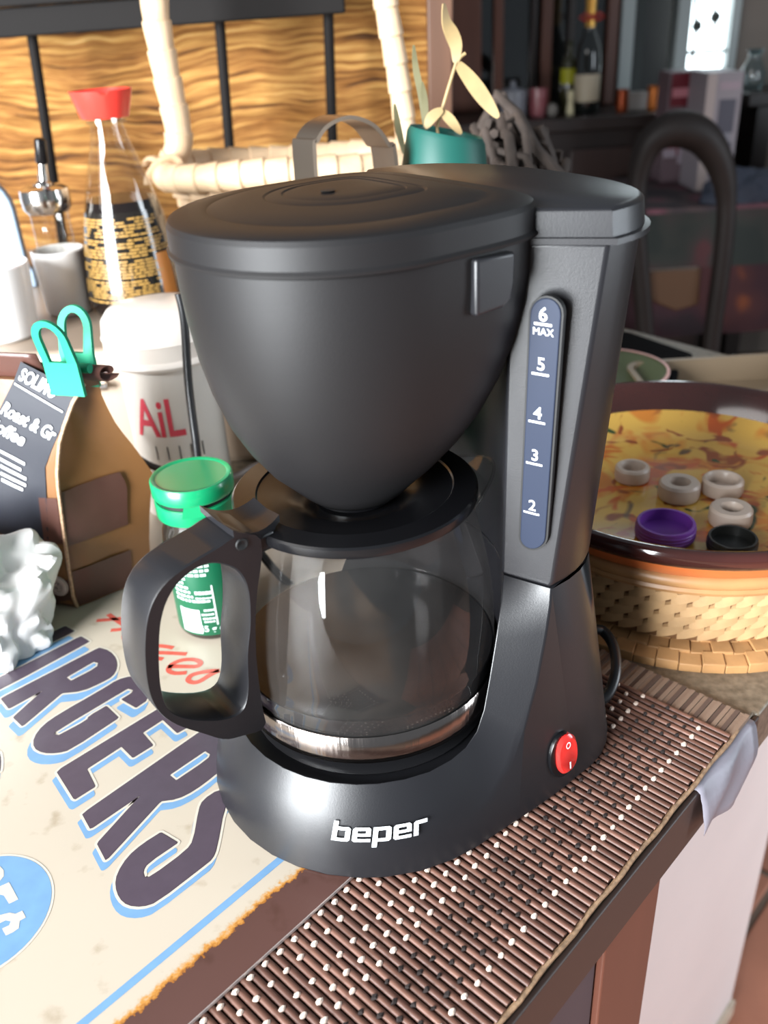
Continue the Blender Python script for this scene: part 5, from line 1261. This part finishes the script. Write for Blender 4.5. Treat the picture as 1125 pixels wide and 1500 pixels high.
CL1 = clothmat('pale_rose_cloth', ((56, 48, 52), (76, 62, 62), (92, 58, 66), (112, 70, 80)), 9)
CL2 = clothmat('grey_green_cloth', ((32, 38, 35), (42, 44, 40), (52, 44, 42), (74, 40, 42)), 8)
CL3 = clothmat('dark_floral_cloth', ((34, 18, 24), (48, 20, 28), (60, 26, 28), (130, 66, 28)), 6)
cl_ = thing('tablecloth', 'rose and grey patterned tablecloth with dark floral border hanging over table', 'tablecloth', ((tx0 + tx1) / 2, (ty0 + ty1) / 2, TZ))
g_ = .012
m = MB(); m.grid(lambda u, v: Vector((tx0 - g_ + (tx1 - tx0 + 2 * g_) * u, ty0 - g_ + (ty1 - ty0 + 2 * g_) * v, TZ - .003)), 8, 8)
m.grid(lambda u, v: Vector((tx0 - g_ + (tx1 - tx0 + 2 * g_) * u, ty0 - g_, TZ - .003 - .012 * v)), 8, 2); m.build('cloth_top', CL1, cl_)
def hang(z0, z1, mt, nm):
    m = MB(); F = lambda s, z: Vector((tx0 - g_ + (tx1 - tx0) * s, ty0 - g_ - .002 - .012 * abs(sin(s * 23)) * (TZ - z) / .3, z))
    m.grid(lambda u, v: F(u, z0 + (z1 - z0) * v), 60, 6); m.grid(lambda u, v: Vector((tx0 - g_ - .002 - .010 * abs(sin(u * 17)) * (TZ - (z0 + (z1 - z0) * v)) / .3, ty0 - g_ + (ty1 - ty0) * u, z0 + (z1 - z0) * v)), 40, 6)
    m.build(nm, mt, cl_, smooth=60)
hang(TZ - .015, TZ - .155, CL2, 'cloth_drop'); hang(TZ - .155, TZ - .335, CL3, 'floral_border')
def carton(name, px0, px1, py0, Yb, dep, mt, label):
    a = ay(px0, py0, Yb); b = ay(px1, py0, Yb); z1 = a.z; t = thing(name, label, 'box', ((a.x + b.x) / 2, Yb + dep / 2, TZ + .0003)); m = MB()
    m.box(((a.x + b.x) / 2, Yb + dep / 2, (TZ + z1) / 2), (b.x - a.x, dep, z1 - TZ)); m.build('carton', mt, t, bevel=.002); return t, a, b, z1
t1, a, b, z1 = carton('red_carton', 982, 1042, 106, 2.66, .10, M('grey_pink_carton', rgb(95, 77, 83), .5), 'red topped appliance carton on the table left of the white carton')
def facep(t, a, b, Yb, x0, x1, y0, y1, mt, nm):
    m = MB(); xa = a.x + (b.x - a.x) * x0; xb = a.x + (b.x - a.x) * x1; m.box(((xa + xb) / 2, Yb - .0008, y0 + (y1 - y0) / 2), (xb - xa, .0012, y1 - y0)); m.build(nm, mt, t)
zz = lambda f, z1: TZ + (z1 - TZ) * f
RB = M('dark_red_print', rgb(102, 28, 40), .4); PW = M('pale_lilac_print', rgb(148, 136, 146), .4); DG = M('dark_grey_print', rgb(60, 58, 70), .4)
facep(t1, a, b, 2.66, .06, 1, zz(.70, z1), z1 - .004, RB, 'red_panel'); facep(t1, a, b, 2.659, .10, .86, zz(.78, z1), zz(.86, z1), M('faded_pink_print', rgb(186, 120, 130), .4), 'brand_panel')
facep(t1, a, b, 2.66, .0, .7, zz(.42, z1), zz(.66, z1), PW, 'picture_panel'); facep(t1, a, b, 2.659, .35, .95, zz(.40, z1), zz(.62, z1), DG, 'dark_panel'); facep(t1, a, b, 2.66, .0, .95, zz(.26, z1), zz(.40, z1), RB, 'red_panel')
facep(t1, a, b, 2.659, .0, .32, zz(.24, z1), zz(.32, z1), PW, 'pale_panel'); facep(t1, a, b, 2.659, .38, .78, zz(.18, z1), zz(.32, z1), PW, 'pale_panel')
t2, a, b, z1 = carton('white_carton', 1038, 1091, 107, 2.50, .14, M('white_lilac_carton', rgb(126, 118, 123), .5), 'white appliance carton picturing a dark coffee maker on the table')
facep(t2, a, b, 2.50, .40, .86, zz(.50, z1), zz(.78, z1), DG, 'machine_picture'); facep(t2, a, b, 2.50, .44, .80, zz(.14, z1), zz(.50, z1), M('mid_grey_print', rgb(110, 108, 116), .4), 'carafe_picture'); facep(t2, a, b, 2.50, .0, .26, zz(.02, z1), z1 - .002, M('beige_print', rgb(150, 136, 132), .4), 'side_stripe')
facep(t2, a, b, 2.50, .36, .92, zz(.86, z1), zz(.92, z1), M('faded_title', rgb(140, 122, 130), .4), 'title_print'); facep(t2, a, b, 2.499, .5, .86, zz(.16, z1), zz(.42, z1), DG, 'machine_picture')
# white plastic bag and dark bundle at the right edge
c = az(1135, 222, TZ); m = MB(); c = Vector((c.x, 2.5, TZ))
def bagf(u, v):
    an = 2 * pi * u; e = v * pi / 2; d = Vector((cos(an) * cos(e), sin(an) * cos(e), sin(e))); f = 1 + .35 * noise.noise(d * 2.3 + Vector((5, 1, 0))) + .1 * noise.noise(d * 7); return c + Vector((d.x * .16, d.y * .10, d.z * .15 + .0005)) * f
def bagz(u, v): p = bagf(u, v); p.z = max(p.z, TZ + .0004); return p
m.grid(bagz, 48, 20); o = m.build('plastic_bag', M('white_plastic_film', rgb(196, 200, 196), .35), smooth=30); tag(o, 'white plastic bag on the table at the right picture edge', 'bag')
c = Vector((ay(1085, 235, 2.38).x, 2.36, TZ)); m = MB()
def dk(u, v):
    an = 2 * pi * u; e = v * pi / 2; d = Vector((cos(an) * cos(e), sin(an) * cos(e), sin(e))); f = 1 + .3 * noise.noise(d * 2.9 + Vector((1, 7, 0))); p = c + Vector((d.x * .10, d.y * .06, d.z * .075)) * f; p.z = max(p.z, TZ + .0004); return p
m.grid(dk, 40, 16); o = m.build('folded_cloth', M('navy_cloth', rgb(41, 46, 59), .8), smooth=40); tag(o, 'dark navy folded cloth on the table in front of the white carton', 'cloth')
# glass carafe by the right wall
ctb = thing('side_table', 'low dark side table by the grey wall', 'table', (1.64, 3.06, -.905)); zg = ay(1105, 136, 2.95).z
m = MB(); m.box((ctb.location.x, 3.09, zg - .02), (.90, .28, .04)); m.build('table_top', WOODD, ctb, bevel=.004)
for dx in (-.38, .36):
    m = MB(); m.box((ctb.location.x + dx, 3.10, (zg - .04 - .905) / 2), (.05, .24, zg - .04 + .905)); m.build('leg', WOODD, ctb)
c = Vector((ay(1105, 120, 3.02).x, 3.04, zg + .0003)); m = MB(); m.lathe([(0, 0), (.03, 0), (.038, .02), (.040, .05), (.022, .085), (.018, .10), (.026, .115), (.024, .115), (.016, .10)], c, 28); o = m.build('water_jug', GLASS('blue_grey_glass', (.70, .80, .82, 1), 1.5, .03, 2.0), at=c, smooth=50); tag(o, 'small clear blue grey glass jug before the grey wall', 'jug')
# bentwood chair
ch = thing('bentwood_chair', 'dark bentwood chair with round hooped back, in front of the table', 'chair', (ay(995, 300, 1.72).x, 1.86, -.905))
CHM = M('black_brown_bentwood', rgb(28, 22, 20), .55, var=.15, vscale=20, spec=.25)
hoop = [ay(x, y, 1.72) for x, y in ((948, 520), (940, 420), (932, 330), (934, 265), (948, 215), (975, 192), (1005, 190), (1034, 206), (1056, 245), (1064, 300), (1058, 380), (1046, 470), (1038, 540))]
m = MB(); hb = bez(hoop, 6); m.tube(hb, .018, 12, rs=[.018 + .014 * max(0, sin(pi * (i / (len(hb) - 1) * 2.0 - .5))) for i in range(len(hb))]); m.build('back_hoop', CHM, ch)
m = MB(); P = [ay(x, y, 1.73) for x, y in ((948, 398), (1028, 392), (1024, 446), (990, 456), (950, 440))]; m.hexa(P, [p + Vector((0, .016, 0)) for p in P]); m.build('back_splat', M('worn_tan_wood', rgb(74, 51, 31), .5), ch, bevel=.004, label='worn tan lower back splat')
sz = -.455; sc_c = Vector((ch.location.x, 1.92, sz)); m = MB(); m.lathe([(0, -.02), (.20, -.02), (.21, -.005), (.205, .012), (.17, .018), (0, .016)], sc_c, 48); m.build('seat', CHM, ch)
for dx, dy in ((-.14, -.15), (.14, -.15), (-.14, .14), (.14, .14)):
    m = MB(); m.tube([sc_c + Vector((dx, dy, -.015)), Vector((sc_c.x + dx * 1.25, sc_c.y + dy * 1.2, -.904))], .017, 10, rs=[.019, .013]); m.build('leg', CHM, ch)
